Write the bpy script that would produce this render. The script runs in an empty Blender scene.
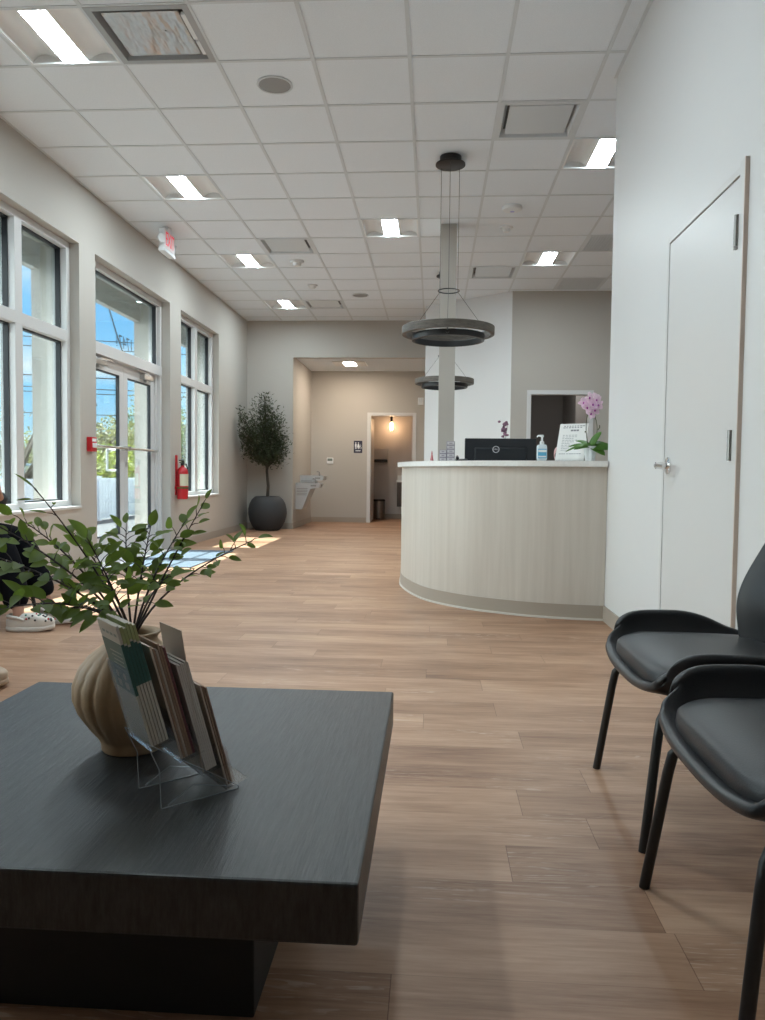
import bpy, bmesh, math, random
from mathutils import Vector, Matrix, noise as mnoise
S = bpy.context.scene
COL = S.collection
R = math.radians
PI = math.pi
# ------------------------------------------------------------------ camera
EYE = 0.9758
YAW, PITCH, ROLL = 0.06521, 0.04726, 0.01047
cy_, sy_ = math.cos(YAW), math.sin(YAW)
fwd = Vector((-sy_ * math.cos(PITCH), cy_ * math.cos(PITCH), -math.sin(PITCH)))
rt = Vector((cy_, sy_, 0)); up = rt.cross(fwd)
rt2 = rt * math.cos(ROLL) + up * math.sin(ROLL)
up2 = -rt * math.sin(ROLL) + up * math.cos(ROLL)
cam_d = bpy.data.cameras.new('camera')
cam = bpy.data.objects.new('camera', cam_d); COL.objects.link(cam)
m = Matrix((rt2, up2, -fwd)).transposed().to_4x4(); m.translation = (0, 0, EYE)
cam.matrix_world = m
cam_d.sensor_fit = 'VERTICAL'; cam_d.sensor_height = 36.0; cam_d.lens = 769.28 * 36 / 1020
cam_d.clip_start = 0.02; cam_d.clip_end = 500
S.camera = cam
# ------------------------------------------------------------------ light, sky, exposure
SUN_STRENGTH = 36.0
SKY_STRENGTH = 1.7
LAMP = 82.0
EXPOSURE = 0.36
S.view_settings.view_transform = 'Standard'; S.view_settings.look = 'None'
S.view_settings.gamma = 1.0; S.view_settings.use_curve_mapping = False
S.view_settings.exposure = EXPOSURE
S.cycles.transparent_max_bounces = 40; S.cycles.max_bounces = 14; S.cycles.diffuse_bounces = 6
sd = bpy.data.lights.new('sun', 'SUN'); sd.energy = SUN_STRENGTH; sd.angle = R(0.53); sd.color = (1, .97, .93)
sun = bpy.data.objects.new('sun', sd); COL.objects.link(sun)
sun.rotation_euler = (0, -math.atan(1 / 1.795), 0); sun.location = (-12, 6, 20)

W = bpy.data.worlds.new('sky'); S.world = W; W.use_nodes = True
nt = W.node_tree; nt.nodes.clear()
def wn(t, **k):
    n = nt.nodes.new(t)
    for a, b in k.items(): setattr(n, a, b)
    return n
tc = wn('ShaderNodeTexCoord'); sx = wn('ShaderNodeSeparateXYZ'); nt.links.new(tc.outputs['Generated'], sx.inputs[0])
rp = wn('ShaderNodeValToRGB'); nt.links.new(sx.outputs['Z'], rp.inputs[0])
el = rp.color_ramp.elements
el[0].position = 0.0; el[0].color = (.62, .84, .97, 1)
el[1].position = 0.30; el[1].color = (.16, .48, .95, 1)
e = el.new(.10); e.color = (.30, .66, 1.0, 1)
mp = wn('ShaderNodeMapping'); mp.inputs['Scale'].default_value = (2.2, 2.2, 9.0)
nt.links.new(tc.outputs['Generated'], mp.inputs[0])
ns = wn('ShaderNodeTexNoise'); ns.inputs['Scale'].default_value = 2.1; ns.inputs['Detail'].default_value = 6; ns.inputs['Roughness'].default_value = .55
nt.links.new(mp.outputs[0], ns.inputs['Vector'])
cr = wn('ShaderNodeValToRGB'); nt.links.new(ns.outputs['Fac'], cr.inputs[0])
cr.color_ramp.elements[0].position = .47; cr.color_ramp.elements[0].color = (0, 0, 0, 1)
cr.color_ramp.elements[1].position = .68; cr.color_ramp.elements[1].color = (.9, .9, .9, 1)
mx = wn('ShaderNodeMixRGB'); nt.links.new(cr.outputs[0], mx.inputs[0]); nt.links.new(rp.outputs[0], mx.inputs[1]); mx.inputs[2].default_value = (.95, .98, 1.0, 1)
bg = wn('ShaderNodeBackground'); mh = wn('ShaderNodeMixRGB'); nt.links.new(mx.outputs[0], mh.inputs[1]); mh.inputs[2].default_value = (1, .975, .945, 1); nt.links.new(mh.outputs[0], bg.inputs[0])
# unseen sky glow added on the sun's side to light counter and right wall
SKY_FILL = 6.2
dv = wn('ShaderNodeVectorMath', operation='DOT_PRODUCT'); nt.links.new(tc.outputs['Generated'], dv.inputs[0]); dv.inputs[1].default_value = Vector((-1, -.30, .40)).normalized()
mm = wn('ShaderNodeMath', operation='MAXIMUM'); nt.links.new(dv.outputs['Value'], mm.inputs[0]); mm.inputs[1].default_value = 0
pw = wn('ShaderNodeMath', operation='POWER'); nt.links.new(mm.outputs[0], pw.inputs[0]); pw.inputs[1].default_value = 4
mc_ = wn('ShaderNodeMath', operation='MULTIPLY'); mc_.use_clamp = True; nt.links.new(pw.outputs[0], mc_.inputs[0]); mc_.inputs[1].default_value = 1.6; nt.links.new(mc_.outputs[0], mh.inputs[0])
ma = wn('ShaderNodeMath', operation='MULTIPLY_ADD'); nt.links.new(pw.outputs[0], ma.inputs[0]); ma.inputs[1].default_value = SKY_FILL; ma.inputs[2].default_value = SKY_STRENGTH
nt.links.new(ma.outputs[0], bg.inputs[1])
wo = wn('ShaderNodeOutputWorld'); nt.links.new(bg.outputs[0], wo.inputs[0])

# ------------------------------------------------------------------ helpers
def srgb(r, g, b):
    f = lambda c: (c / 255 / 12.92) if c / 255 <= .04045 else ((c / 255 + .055) / 1.055) ** 2.4
    return (f(r), f(g), f(b), 1)
def mat(name, col, rough=.5, metal=0, spec=.5, bump=None, vary=None, emit=None, trans=None, coat=0):
    """col linear rgba; bump=(scale,strength,dist); vary=(scale xyz, amount, detail)"""
    M = bpy.data.materials.new(name); M.use_nodes = True
    t = M.node_tree; b = t.nodes['Principled BSDF']
    b.inputs['Base Color'].default_value = col; b.inputs['Roughness'].default_value = rough
    b.inputs['Metallic'].default_value = metal; b.inputs['Specular IOR Level'].default_value = spec
    if coat: b.inputs['Coat Weight'].default_value = coat; b.inputs['Coat Roughness'].default_value = .2
    if emit:
        b.inputs['Emission Color'].default_value = emit[0]; b.inputs['Emission Strength'].default_value = emit[1]
    if trans: b.inputs['Transmission Weight'].default_value = trans
    c = t.nodes.new('ShaderNodeTexCoord')
    if vary:
        mpn = t.nodes.new('ShaderNodeMapping'); mpn.inputs['Scale'].default_value = vary[0]
        t.links.new(c.outputs['Object'], mpn.inputs[0])
        n = t.nodes.new('ShaderNodeTexNoise'); n.inputs['Scale'].default_value = 1; n.inputs['Detail'].default_value = vary[2]; n.inputs['Roughness'].default_value = .6
        t.links.new(mpn.outputs[0], n.inputs['Vector'])
        r = t.nodes.new('ShaderNodeValToRGB')
        a = vary[1]
        r.color_ramp.elements[0].position = .3; r.color_ramp.elements[1].position = .7
        r.color_ramp.elements[0].color = tuple(x * (1 - a) for x in col[:3]) + (1,)
        r.color_ramp.elements[1].color = tuple(min(1, x * (1 + a)) for x in col[:3]) + (1,)
        t.links.new(n.outputs['Fac'], r.inputs[0]); t.links.new(r.outputs[0], b.inputs['Base Color'])
    if bump:
        n2 = t.nodes.new('ShaderNodeTexNoise'); n2.inputs['Scale'].default_value = bump[0]; n2.inputs['Detail'].default_value = 3
        src = c.outputs['Object']
        if vary:
            src = mpn.outputs[0]; 
        if len(bump) > 3:
            mp2 = t.nodes.new('ShaderNodeMapping'); mp2.inputs['Scale'].default_value = bump[3]
            t.links.new(c.outputs['Object'], mp2.inputs[0]); src = mp2.outputs[0]
        else: src = c.outputs['Object']
        t.links.new(src, n2.inputs['Vector'])
        bp = t.nodes.new('ShaderNodeBump'); bp.inputs['Strength'].default_value = bump[1]; bp.inputs['Distance'].default_value = bump[2]
        t.links.new(n2.outputs['Fac'], bp.inputs['Height']); t.links.new(bp.outputs[0], b.inputs['Normal'])
    return M
def glass_mat(name, tint, refl=1.0, edge=None):
    M = bpy.data.materials.new(name); M.use_nodes = True
    t = M.node_tree; t.nodes.clear()
    tr = t.nodes.new('ShaderNodeBsdfTransparent'); tr.inputs[0].default_value = tint
    gl = t.nodes.new('ShaderNodeBsdfGlossy'); gl.inputs['Roughness'].default_value = .02
    fr = t.nodes.new('ShaderNodeFresnel'); fr.inputs[0].default_value = 1.45
    mu = t.nodes.new('ShaderNodeMath'); mu.operation = 'MULTIPLY'; mu.inputs[1].default_value = refl
    mi = t.nodes.new('ShaderNodeMixShader'); o = t.nodes.new('ShaderNodeOutputMaterial')
    t.links.new(fr.outputs[0], mu.inputs[0]); t.links.new(mu.outputs[0], mi.inputs[0])
    t.links.new(tr.outputs[0], mi.inputs[1]); t.links.new(gl.outputs[0], mi.inputs[2]); t.links.new(mi.outputs[0], o.inputs[0])
    return M
class MB:
    def __init__(s): s.b = bmesh.new()
    def box(s, x0, y0, z0, x1, y1, z1, rot=None, bev=0, seg=2):
        r = bmesh.ops.create_cube(s.b, size=1)['verts']
        sc = Matrix.Diagonal((abs(x1 - x0), abs(y1 - y0), abs(z1 - z0), 1)); c = Vector(((x0 + x1) / 2, (y0 + y1) / 2, (z0 + z1) / 2))
        M = Matrix.Translation(c) @ (rot.to_4x4() if rot else Matrix.Identity(4)) @ sc
        bmesh.ops.transform(s.b, matrix=M, verts=r)
        if bev:
            es = list({e for v in r for e in v.link_edges})
            bmesh.ops.bevel(s.b, geom=es, offset=bev, segments=seg, affect='EDGES', profile=.5)
        return s
    def quad(s, *p):
        s.b.faces.new([s.b.verts.new(q) for q in p]); return s
    def poly(s, pts): return s.quad(*pts)
    def prism(s, pts, vec):
        a = [s.b.verts.new(p) for p in pts]; v = Vector(vec); c = [s.b.verts.new(Vector(p) + v) for p in pts]
        s.b.faces.new(a[::-1]); s.b.faces.new(c); n = len(a)
        for i in range(n): s.b.faces.new((a[i], a[(i + 1) % n], c[(i + 1) % n], c[i]))
        return s
    def cyl(s, p0, p1, r0, r1=None, n=16, caps=True):
        return s.tube([p0, p1], [r0, r0 if r1 is None else r1], n, caps)
    def tube(s, path, r, n=10, caps=True):
        P = [Vector(p) for p in path]; k = len(P)
        rs = r if isinstance(r, (list, tuple)) else [r] * k
        rings = []; prev = None
        for i in range(k):
            t = (P[min(i + 1, k - 1)] - P[max(i - 1, 0)])
            t = t.normalized() if t.length > 1e-9 else Vector((0, 0, 1))
            if prev is None:
                a = Vector((0, 0, 1)) if abs(t.z) < .9 else Vector((1, 0, 0))
                u = t.cross(a).normalized()
            else:
                u = (prev - t * prev.dot(t)); u = u.normalized() if u.length > 1e-6 else t.orthogonal().normalized()
            prev = u; w = t.cross(u)
            rings.append([s.b.verts.new(P[i] + (u * math.cos(2 * PI * j / n) + w * math.sin(2 * PI * j / n)) * rs[i]) for j in range(n)])
        for i in range(k - 1):
            for j in range(n):
                s.b.faces.new((rings[i][j], rings[i][(j + 1) % n], rings[i + 1][(j + 1) % n], rings[i + 1][j]))
        if caps: s.b.faces.new(rings[0][::-1]); s.b.faces.new(rings[-1])
        return s
    def lathe(s, prof, n=40, c=(0, 0, 0), mod=None, close=False, axis='z'):
        rings = []
        for (r, z) in prof:
            ring = []
            for j in range(n):
                a = 2 * PI * j / n; rr = r * (mod(a, z) if mod else 1)
                p = (c[0] + rr * math.cos(a), c[1] + rr * math.sin(a), c[2] + z)
                if axis == 'y': p = (c[0] + rr * math.cos(a), c[1] + z, c[2] + rr * math.sin(a))
                if axis == 'x': p = (c[0] + z, c[1] + rr * math.cos(a), c[2] + rr * math.sin(a))
                ring.append(s.b.verts.new(p))
            rings.append(ring)
        k = len(rings)
        for i in range(k if close else k - 1):
            A, B = rings[i], rings[(i + 1) % k]
            for j in range(n): s.b.faces.new((A[j], A[(j + 1) % n], B[(j + 1) % n], B[j]))
        if not close: s.b.faces.new(rings[0][::-1]); s.b.faces.new(rings[-1])
        return s
    def grid(s, f, nu, nv):
        V = [[s.b.verts.new(f(i / nu, j / nv)) for j in range(nv + 1)] for i in range(nu + 1)]
        for i in range(nu):
            for j in range(nv): s.b.faces.new((V[i][j], V[i + 1][j], V[i + 1][j + 1], V[i][j + 1]))
        return s
    def sup(s, c, a, e1=.5, e2=.5, n=28, k=14, f=None):
        sg = lambda v, e: math.copysign(abs(v) ** e, v)
        rings = []
        for i in range(1, k):
            t = -PI / 2 + PI * i / k
            ring = []
            for j in range(n):
                p = 2 * PI * j / n
                v = Vector((a[0] * sg(math.cos(t), e1) * sg(math.cos(p), e2), a[1] * sg(math.cos(t), e1) * sg(math.sin(p), e2), a[2] * sg(math.sin(t), e1)))
                if f: v = f(v)
                ring.append(s.b.verts.new(v + Vector(c)))
            rings.append(ring)
        for i in range(len(rings) - 1):
            for j in range(n): s.b.faces.new((rings[i][j], rings[i][(j + 1) % n], rings[i + 1][(j + 1) % n], rings[i + 1][j]))
        s.b.faces.new(rings[0][::-1]); s.b.faces.new(rings[-1])
        return s
    def xf(s, M):
        bmesh.ops.transform(s.b, matrix=M, verts=s.b.verts); return s
    def build(s, name, m, parent=None, smooth=False, loc=None, fix=True):
        if fix: bmesh.ops.recalc_face_normals(s.b, faces=s.b.faces)
        me = bpy.data.meshes.new(name); s.b.to_mesh(me); s.b.free()
        if m: me.materials.append(m)
        if smooth:
            for p in me.polygons: p.use_smooth = True
            if smooth != 'all':
                try: me.set_sharp_from_angle(angle=R(40))
                except Exception: pass
        o = bpy.data.objects.new(name, me); COL.objects.link(o)
        if parent: o.parent = parent
        if loc: o.location = loc
        return o
def thing(name, label, cat, loc=(0, 0, 0), rz=0, group=None):
    o = bpy.data.objects.new(name, None); COL.objects.link(o); o.empty_display_size = .1
    o.location = loc; o.rotation_euler = (0, 0, rz); return tag(o, label, cat, group)
def tag(o, label, cat, group=None):
    o['label'] = label; o['category'] = cat
    if group: o['group'] = group
    return o
def struct(o): o['kind'] = 'structure'; return o
def node(name):
    o = bpy.data.objects.new(name, None); COL.objects.link(o); o['kind'] = 'structure'; return o
def copy_thing(root, label, loc, group=None, rz=None):
    r = root.copy(); COL.objects.link(r); r.location = loc; r['label'] = label
    if rz is not None: r.rotation_euler = (0, 0, rz)
    if group: r['group'] = group
    for ch in list(root.children):
        c = ch.copy(); COL.objects.link(c); c.parent = r
        for g in list(ch.children):
            d = g.copy(); COL.objects.link(d); d.parent = c
    return r
def text_mesh(body, size, m, parent, M, name='lettering', depth=.001, font_align='CENTER', sx=1):
    cu = bpy.data.curves.new('txt', 'FONT'); cu.body = body; cu.size = size; cu.extrude = depth
    cu.align_x = font_align; cu.align_y = 'CENTER'
    tmp = bpy.data.objects.new('txt', cu); COL.objects.link(tmp)
    bpy.context.view_layer.update()
    me = bpy.data.meshes.new_from_object(tmp.evaluated_get(bpy.context.evaluated_depsgraph_get()))
    bpy.data.objects.remove(tmp); me.transform(M @ Matrix.Diagonal((sx, 1, 1, 1))); me.materials.clear(); me.materials.append(m); me.name = name
    o = bpy.data.objects.new(name, me); COL.objects.link(o)
    if parent: o.parent = parent
    return o
def frame_M(origin, xaxis, yaxis):
    x = Vector(xaxis).normalized(); y = Vector(yaxis).normalized(); z = x.cross(y)
    M = Matrix((x, y, z)).transposed().to_4x4(); M.translation = origin; return M
def lerp(a, b, t): return a + (b - a) * t
def interp(x, tab):
    if x <= tab[0][0]: return tab[0][1]
    n = len(tab)
    for i in range(n - 1):
        (a, b), (c, d) = tab[i], tab[i + 1]
        if x <= c:
            sl = (d - b) / (c - a)
            m0 = (d - tab[i - 1][1]) / (c - tab[i - 1][0]) if i else sl
            m1 = (tab[i + 2][1] - b) / (tab[i + 2][0] - a) if i + 2 < n else sl
            t = (x - a) / (c - a); h = c - a
            return (2*t**3 - 3*t*t + 1) * b + (t**3 - 2*t*t + t) * h * m0 + (-2*t**3 + 3*t*t) * d + (t**3 - t*t) * h * m1
    return tab[-1][1]
def bez(p0, p1, p2, n=8):
    p0, p1, p2 = Vector(p0), Vector(p1), Vector(p2)
    return [(p0 * (1 - t) ** 2 + p1 * 2 * t * (1 - t) + p2 * t * t) for t in [i / n for i in range(n + 1)]]

# ------------------------------------------------------------------ materials
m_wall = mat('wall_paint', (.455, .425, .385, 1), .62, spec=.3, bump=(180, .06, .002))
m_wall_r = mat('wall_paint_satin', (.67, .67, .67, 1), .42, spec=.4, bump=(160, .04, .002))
m_tile = mat('ceiling_tile', (.77, .82, .87, 1), .85, spec=.2, bump=(260, .35, .003), vary=((190, 190, 190), .05, 4))
m_grid = mat('ceiling_grid_metal', (.62, .66, .69, 1), .5)
m_base = mat('cove_base_vinyl', (.36, .31, .26, 1), .5)
m_white = mat('white_frame_paint', (.60, .595, .59, 1), .38)
m_gasket = mat('black_gasket', (.012, .013, .016, 1), .5)
m_doorw = mat('white_door_paint', (.62, .615, .61, 1), .36, spec=.4)
m_steel = mat('satin_steel', (.55, .55, .54, 1), .3, metal=1)
m_dsteel = mat('grey_hinge_steel', (.30, .29, .28, 1), .4, metal=1)
m_chrome = mat('chrome', (.8, .8, .8, 1), .12, metal=1)
m_black = mat('black_metal', (.012, .012, .013, 1), .4)
m_glass = glass_mat('tinted_glass', (.89, .965, .965, 1), .6)
m_acryl = glass_mat('clear_acrylic', (.975, .98, .985, 1), .5)
m_stucco = mat('exterior_stucco', (.55, .60, .58, 1), .8, bump=(90, .3, .004))
m_lens = mat('lamp_lens', (1, 1, 1, 1), .5, emit=((.80, .94, 1, 1), LAMP))
def one_sided(M):
    t = M.node_tree; b_ = t.nodes['Principled BSDF']; g_ = t.nodes.new('ShaderNodeNewGeometry'); mu = t.nodes.new('ShaderNodeMath'); mu.operation = 'MULTIPLY_ADD'
    k = b_.inputs['Emission Strength'].default_value
    t.links.new(g_.outputs['Backfacing'], mu.inputs[0]); mu.inputs[1].default_value = -k; mu.inputs[2].default_value = k
    t.links.new(mu.outputs[0], b_.inputs['Emission Strength']); return M
one_sided(m_lens)
m_reflector = mat('troffer_reflector', (.76, .77, .77, 1), .45)
m_counter_top = mat('quartz_top', (.72, .71, .69, 1), .25, vary=((45, 45, 45), .06, 5))
m_red = mat('red_paint', (.50, .012, .02, 1), .35)
m_plastic = mat('white_plastic', (.76, .78, .79, 1), .4)
m_paper = mat('paper', (.80, .79, .77, 1), .7)

def floor_mat():
    M = bpy.data.materials.new('vinyl_plank'); M.use_nodes = True
    t = M.node_tree; b = t.nodes['Principled BSDF']; L = t.links.new
    def nd(ty, **k):
        n = t.nodes.new(ty)
        for a, v in k.items(): setattr(n, a, v)
        return n
    def mth(op, a, c=None, d=None):
        n = nd('ShaderNodeMath', operation=op)
        for i, v in enumerate((a, c, d)):
            if v is None: continue
            if isinstance(v, (int, float)): n.inputs[i].default_value = v
            else: L(v, n.inputs[i])
        return n.outputs[0]
    c = nd('ShaderNodeTexCoord'); sp = nd('ShaderNodeSeparateXYZ'); L(c.outputs['Object'], sp.inputs[0])
    PW, PL = .182, 1.22
    yr = mth('DIVIDE', sp.outputs['Y'], PW); row = mth('FLOOR', yr)
    w1 = nd('ShaderNodeTexWhiteNoise', noise_dimensions='1D'); L(row, w1.inputs['W'])
    xs = mth('MULTIPLY_ADD', w1.outputs['Value'], 7.0, mth('DIVIDE', sp.outputs['X'], PL)); col = mth('FLOOR', xs)
    pid = mth('MULTIPLY_ADD', row, 17.31, col)
    w2 = nd('ShaderNodeTexWhiteNoise', noise_dimensions='1D'); L(pid, w2.inputs['W'])
    fx = mth('FRACT', xs); fy = mth('FRACT', yr)
    seam = mth('MAXIMUM', mth('LESS_THAN', mth('MINIMUM', fx, mth('SUBTRACT', 1.0, fx)), .0009), mth('MULTIPLY', mth('LESS_THAN', mth('MINIMUM', fy, mth('SUBTRACT', 1.0, fy)), .005), .55))
    cmb = nd('ShaderNodeCombineXYZ'); L(mth('MULTIPLY', w2.outputs['Value'], 31.0), cmb.inputs[0]); L(mth('MULTIPLY', w2.outputs['Value'], 57.0), cmb.inputs[1]); L(mth('MULTIPLY', w2.outputs['Value'], 9.0), cmb.inputs[2])
    ad = nd('ShaderNodeVectorMath', operation='ADD'); L(c.outputs['Object'], ad.inputs[0]); L(cmb.outputs[0], ad.inputs[1])
    def noise_(scale, detail, rough, dist=0):
        mp = nd('ShaderNodeMapping'); mp.inputs['Scale'].default_value = scale; L(ad.outputs[0], mp.inputs[0])
        n = nd('ShaderNodeTexNoise'); n.inputs['Scale'].default_value = 1; n.inputs['Detail'].default_value = detail; n.inputs['Roughness'].default_value = rough; n.inputs['Distortion'].default_value = dist
        L(mp.outputs[0], n.inputs['Vector']); return n.outputs['Fac']
    fine = noise_((5, 70, 1), 6, .7); mid = noise_((1.8, 13, 1), 5, .6, .4); blot = noise_((1.3, 3.5, 1), 3, .55)
    v = mth('ADD', mth('MULTIPLY', fine, .34), mth('ADD', mth('MULTIPLY', mid, .36), mth('MULTIPLY', blot, .30)))
    v = mth('ADD', v, mth('MULTIPLY_ADD', w2.outputs['Value'], .10, -.05))
    r = nd('ShaderNodeValToRGB'); L(v, r.inputs[0]); E_ = r.color_ramp.elements
    E_[0].position = .34; E_[0].color = (.195, .095, .055, 1); E_[1].position = .66; E_[1].color = (.52, .33, .22, 1)
    k = E_.new(.5); k.color = (.37, .213, .132, 1)
    # pale cathedral lines in patches
    cat = noise_((1.0, 8.5, 1), 2, .5, .3)
    ring = mth('FRACT', mth('MULTIPLY', cat, 17.0)); line = mth('GREATER_THAN', ring, .80)
    mask = nd('ShaderNodeValToRGB'); L(noise_((.9, 2.6, 1), 2, .5), mask.inputs[0]); mask.color_ramp.elements[0].position = .52; mask.color_ramp.elements[1].position = .66
    brk = nd('ShaderNodeValToRGB'); L(noise_((22, 60, 1), 2, .5), brk.inputs[0]); brk.color_ramp.elements[0].position = .42; brk.color_ramp.elements[1].position = .60
    lm = mth('MULTIPLY', mth('MULTIPLY', mth('MULTIPLY', line, mask.outputs[0]), brk.outputs[0]), .55)
    m1 = nd('ShaderNodeMixRGB'); L(lm, m1.inputs[0]); L(r.outputs[0], m1.inputs[1]); m1.inputs[2].default_value = (.60, .46, .36, 1)
    mo = nd('ShaderNodeMixRGB', blend_type='MULTIPLY'); L(seam, mo.inputs[0]); L(m1.outputs[0], mo.inputs[1]); mo.inputs[2].default_value = (.55, .50, .47, 1)
    L(mo.outputs[0], b.inputs['Base Color'])
    b.inputs['Roughness'].default_value = .42; b.inputs['Specular IOR Level'].default_value = .32
    bp = nd('ShaderNodeBump'); bp.inputs['Strength'].default_value = .12; bp.inputs['Distance'].default_value = .002; L(fine, bp.inputs['Height']); L(bp.outputs[0], b.inputs['Normal'])
    return M
def streak_mat(name, c0, c1, scale, rough, bump=.0, spec=.5):
    M = bpy.data.materials.new(name); M.use_nodes = True
    t = M.node_tree; b = t.nodes['Principled BSDF']; L = t.links.new
    c = t.nodes.new('ShaderNodeTexCoord'); mp = t.nodes.new('ShaderNodeMapping'); mp.inputs['Scale'].default_value = scale; L(c.outputs['Object'], mp.inputs[0])
    n = t.nodes.new('ShaderNodeTexNoise'); n.inputs['Scale'].default_value = 1; n.inputs['Detail'].default_value = 6; n.inputs['Roughness'].default_value = .65; L(mp.outputs[0], n.inputs['Vector'])
    r = t.nodes.new('ShaderNodeValToRGB'); L(n.outputs['Fac'], r.inputs[0]); r.color_ramp.elements[0].position = .32; r.color_ramp.elements[0].color = c0; r.color_ramp.elements[1].position = .70; r.color_ramp.elements[1].color = c1
    L(r.outputs[0], b.inputs['Base Color']); b.inputs['Roughness'].default_value = rough; b.inputs['Specular IOR Level'].default_value = spec
    if bump:
        bp = t.nodes.new('ShaderNodeBump'); bp.inputs['Strength'].default_value = bump; bp.inputs['Distance'].default_value = .002; L(n.outputs['Fac'], bp.inputs['Height']); L(bp.outputs[0], b.inputs['Normal'])
    return M
m_floor = floor_mat()

# ------------------------------------------------------------------ room shell
XL, XR, CE = -3.23, 1.165, 3.579
XO = -3.68            # outer face of the storefront wall
YF = -1.6             # wall behind the camera
YB = 13.21            # back wall of the lobby
XE = 4.6              # far right
T = .61; GX, GY = -2.622, 4.9335
# floor
fl = MB().box(XO, YF - .2, -.12, XE + .2, 17.1, 0).build('floor', m_floor); struct(fl)
# ---- left wall pieces around the openings
W1 = (4.95, 6.876); DR = (7.213, 9.299); W3 = (9.703, 11.441)
W0 = (1.3, 3.60)
SILL, HEAD = .648, 3.032
b = MB()
prev = YF - .2
for (a, c, s) in ((W0[0], W0[1], SILL), (W1[0], W1[1], SILL), (DR[0], DR[1], 0), (W3[0], W3[1], SILL)):
    b.box(XO, prev, -.1, XL, a, CE + .35)
    b.box(XO, a, HEAD, XL, c, CE + .35)
    if s: b.box(XO, a, -.1, XL, c, s)
    b.box(XO, a, 2.80, XO + .075, c, HEAD)      # beam over the opening outside
    prev = c
b.box(XO, prev, -.1, XL, YB + .2, CE + .35)
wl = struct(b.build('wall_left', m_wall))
# ---- back wall with the wide opening to the alcove
struct(MB().box(XO, YB, -.1, -2.43, YB + 2.2, CE + .35).build('wall_back', m_wall))
struct(MB().box(-2.43, YB, 2.955, .5, YB + .12, CE + .35).build('wall_back_header', m_wall))
# alcove
b = MB()
DBX = (-1.26, -.395); YA = 15.2; DH = 2.135
b.box(-2.43, YA, 0, DBX[0], YA + .12, 3.2); b.box(DBX[1], YA, 0, .6, YA + .12, 3.2); b.box(DBX[0], YA, DH, DBX[1], YA + .12, 3.2)
struct(b.build('wall_alcove_back', m_wall))
struct(MB().box(.42, YB - .9, 0, .56, YA, CE + .35).build('wall_alcove_right', m_wall))
b = MB().box(-2.43, YB + .12, 2.985, .42, YA, 3.06); struct(b.build('ceiling_alcove', m_tile))
m_bath = mat('restroom_paint', (.58, .55, .53, 1), .55)
struct(MB().box(-1.75, YA + .12, 0, -1.62, 17.0, 2.7).build('wall_restroom_left', m_bath)); struct(MB().box(.10, YA + .12, 0, .22, 17.0, 2.7).build('wall_restroom_right', m_bath)); struct(MB().box(-1.62, 16.72, 0, .10, 16.9, 2.7).build('wall_restroom_back', m_bath))
struct(MB().box(-1.75, YA + .12, 2.62, .22, 16.9, 2.72).build('ceiling_restroom', m_bath))
# ---- angled wall and back office wall
pA = Vector((1.09, 11.14)); pB = Vector((.22, 11.81)); dirA = (pB - pA).normalized(); pC = pA + dirA * 1.56
nA = Vector((-dirA.y, dirA.x)) * -1
off = Vector((.10, .13))
b = MB().prism([(pA.x, pA.y, 0), (pC.x, pC.y, 0), (pC.x + off.x, pC.y + off.y, 0), (pA.x + .16, pA.y + .02, 0)], (0, 0, CE + .3))
struct(b.build('wall_angled', m_wall_r))
DO = (1.365, 2.21); YO = 11.14
b = MB()
b.box(pA.x, YO, 0, DO[0], YO + .12, CE + .3); b.box(DO[1], YO, 0, XE, YO + .12, CE + .3); b.box(DO[0], YO, 2.14, DO[1], YO + .12, CE + .3)
struct(b.build('wall_back_office', m_wall))
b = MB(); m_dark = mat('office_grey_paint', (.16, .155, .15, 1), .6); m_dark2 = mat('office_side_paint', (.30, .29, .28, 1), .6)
b.box(1.2, 13.4, 0, 2.9, 13.5, 2.8); b.box(1.2, YO + .12, 0, 1.3, 13.5, 2.8)
struct(b.build('wall_office_inner', m_dark)); struct(MB().box(1.2, YO + .12, 2.7, 2.9, 13.5, 2.8).build('ceiling_office', m_wall))
struct(MB().box(2.85, YO + .12, 0, 2.95, 13.5, 2.8).build('wall_office_right', m_dark2))
struct(MB().box(2.2, 12.2, 0, 2.85, 13.5, 2.7).build('wall_office_side', m_dark2))
# ---- right wall with the closed door, and its far return
DY = (3.065, 3.985); DZ = 2.14
b = MB()
b.box(XR, YF, -.1, XR + .16, DY[0], CE + .3); b.box(XR, DY[1], -.1, XR + .16, 5.25, CE + .3); b.box(XR, DY[0], DZ, XR + .16, DY[1], CE + .3)
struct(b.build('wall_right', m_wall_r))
struct(MB().box(XR + .16, 5.09, -.1, XE, 5.25, CE + .3).build('wall_right_return', m_wall_r))
struct(MB().box(XE, 5.09, -.1, XE + .15, YO + .12, CE + .3).build('wall_far_right', m_wall))
struct(MB().box(XO, YF - .2, -.1, XR + .16, YF, CE + .3).build('wall_front', m_wall))
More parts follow.
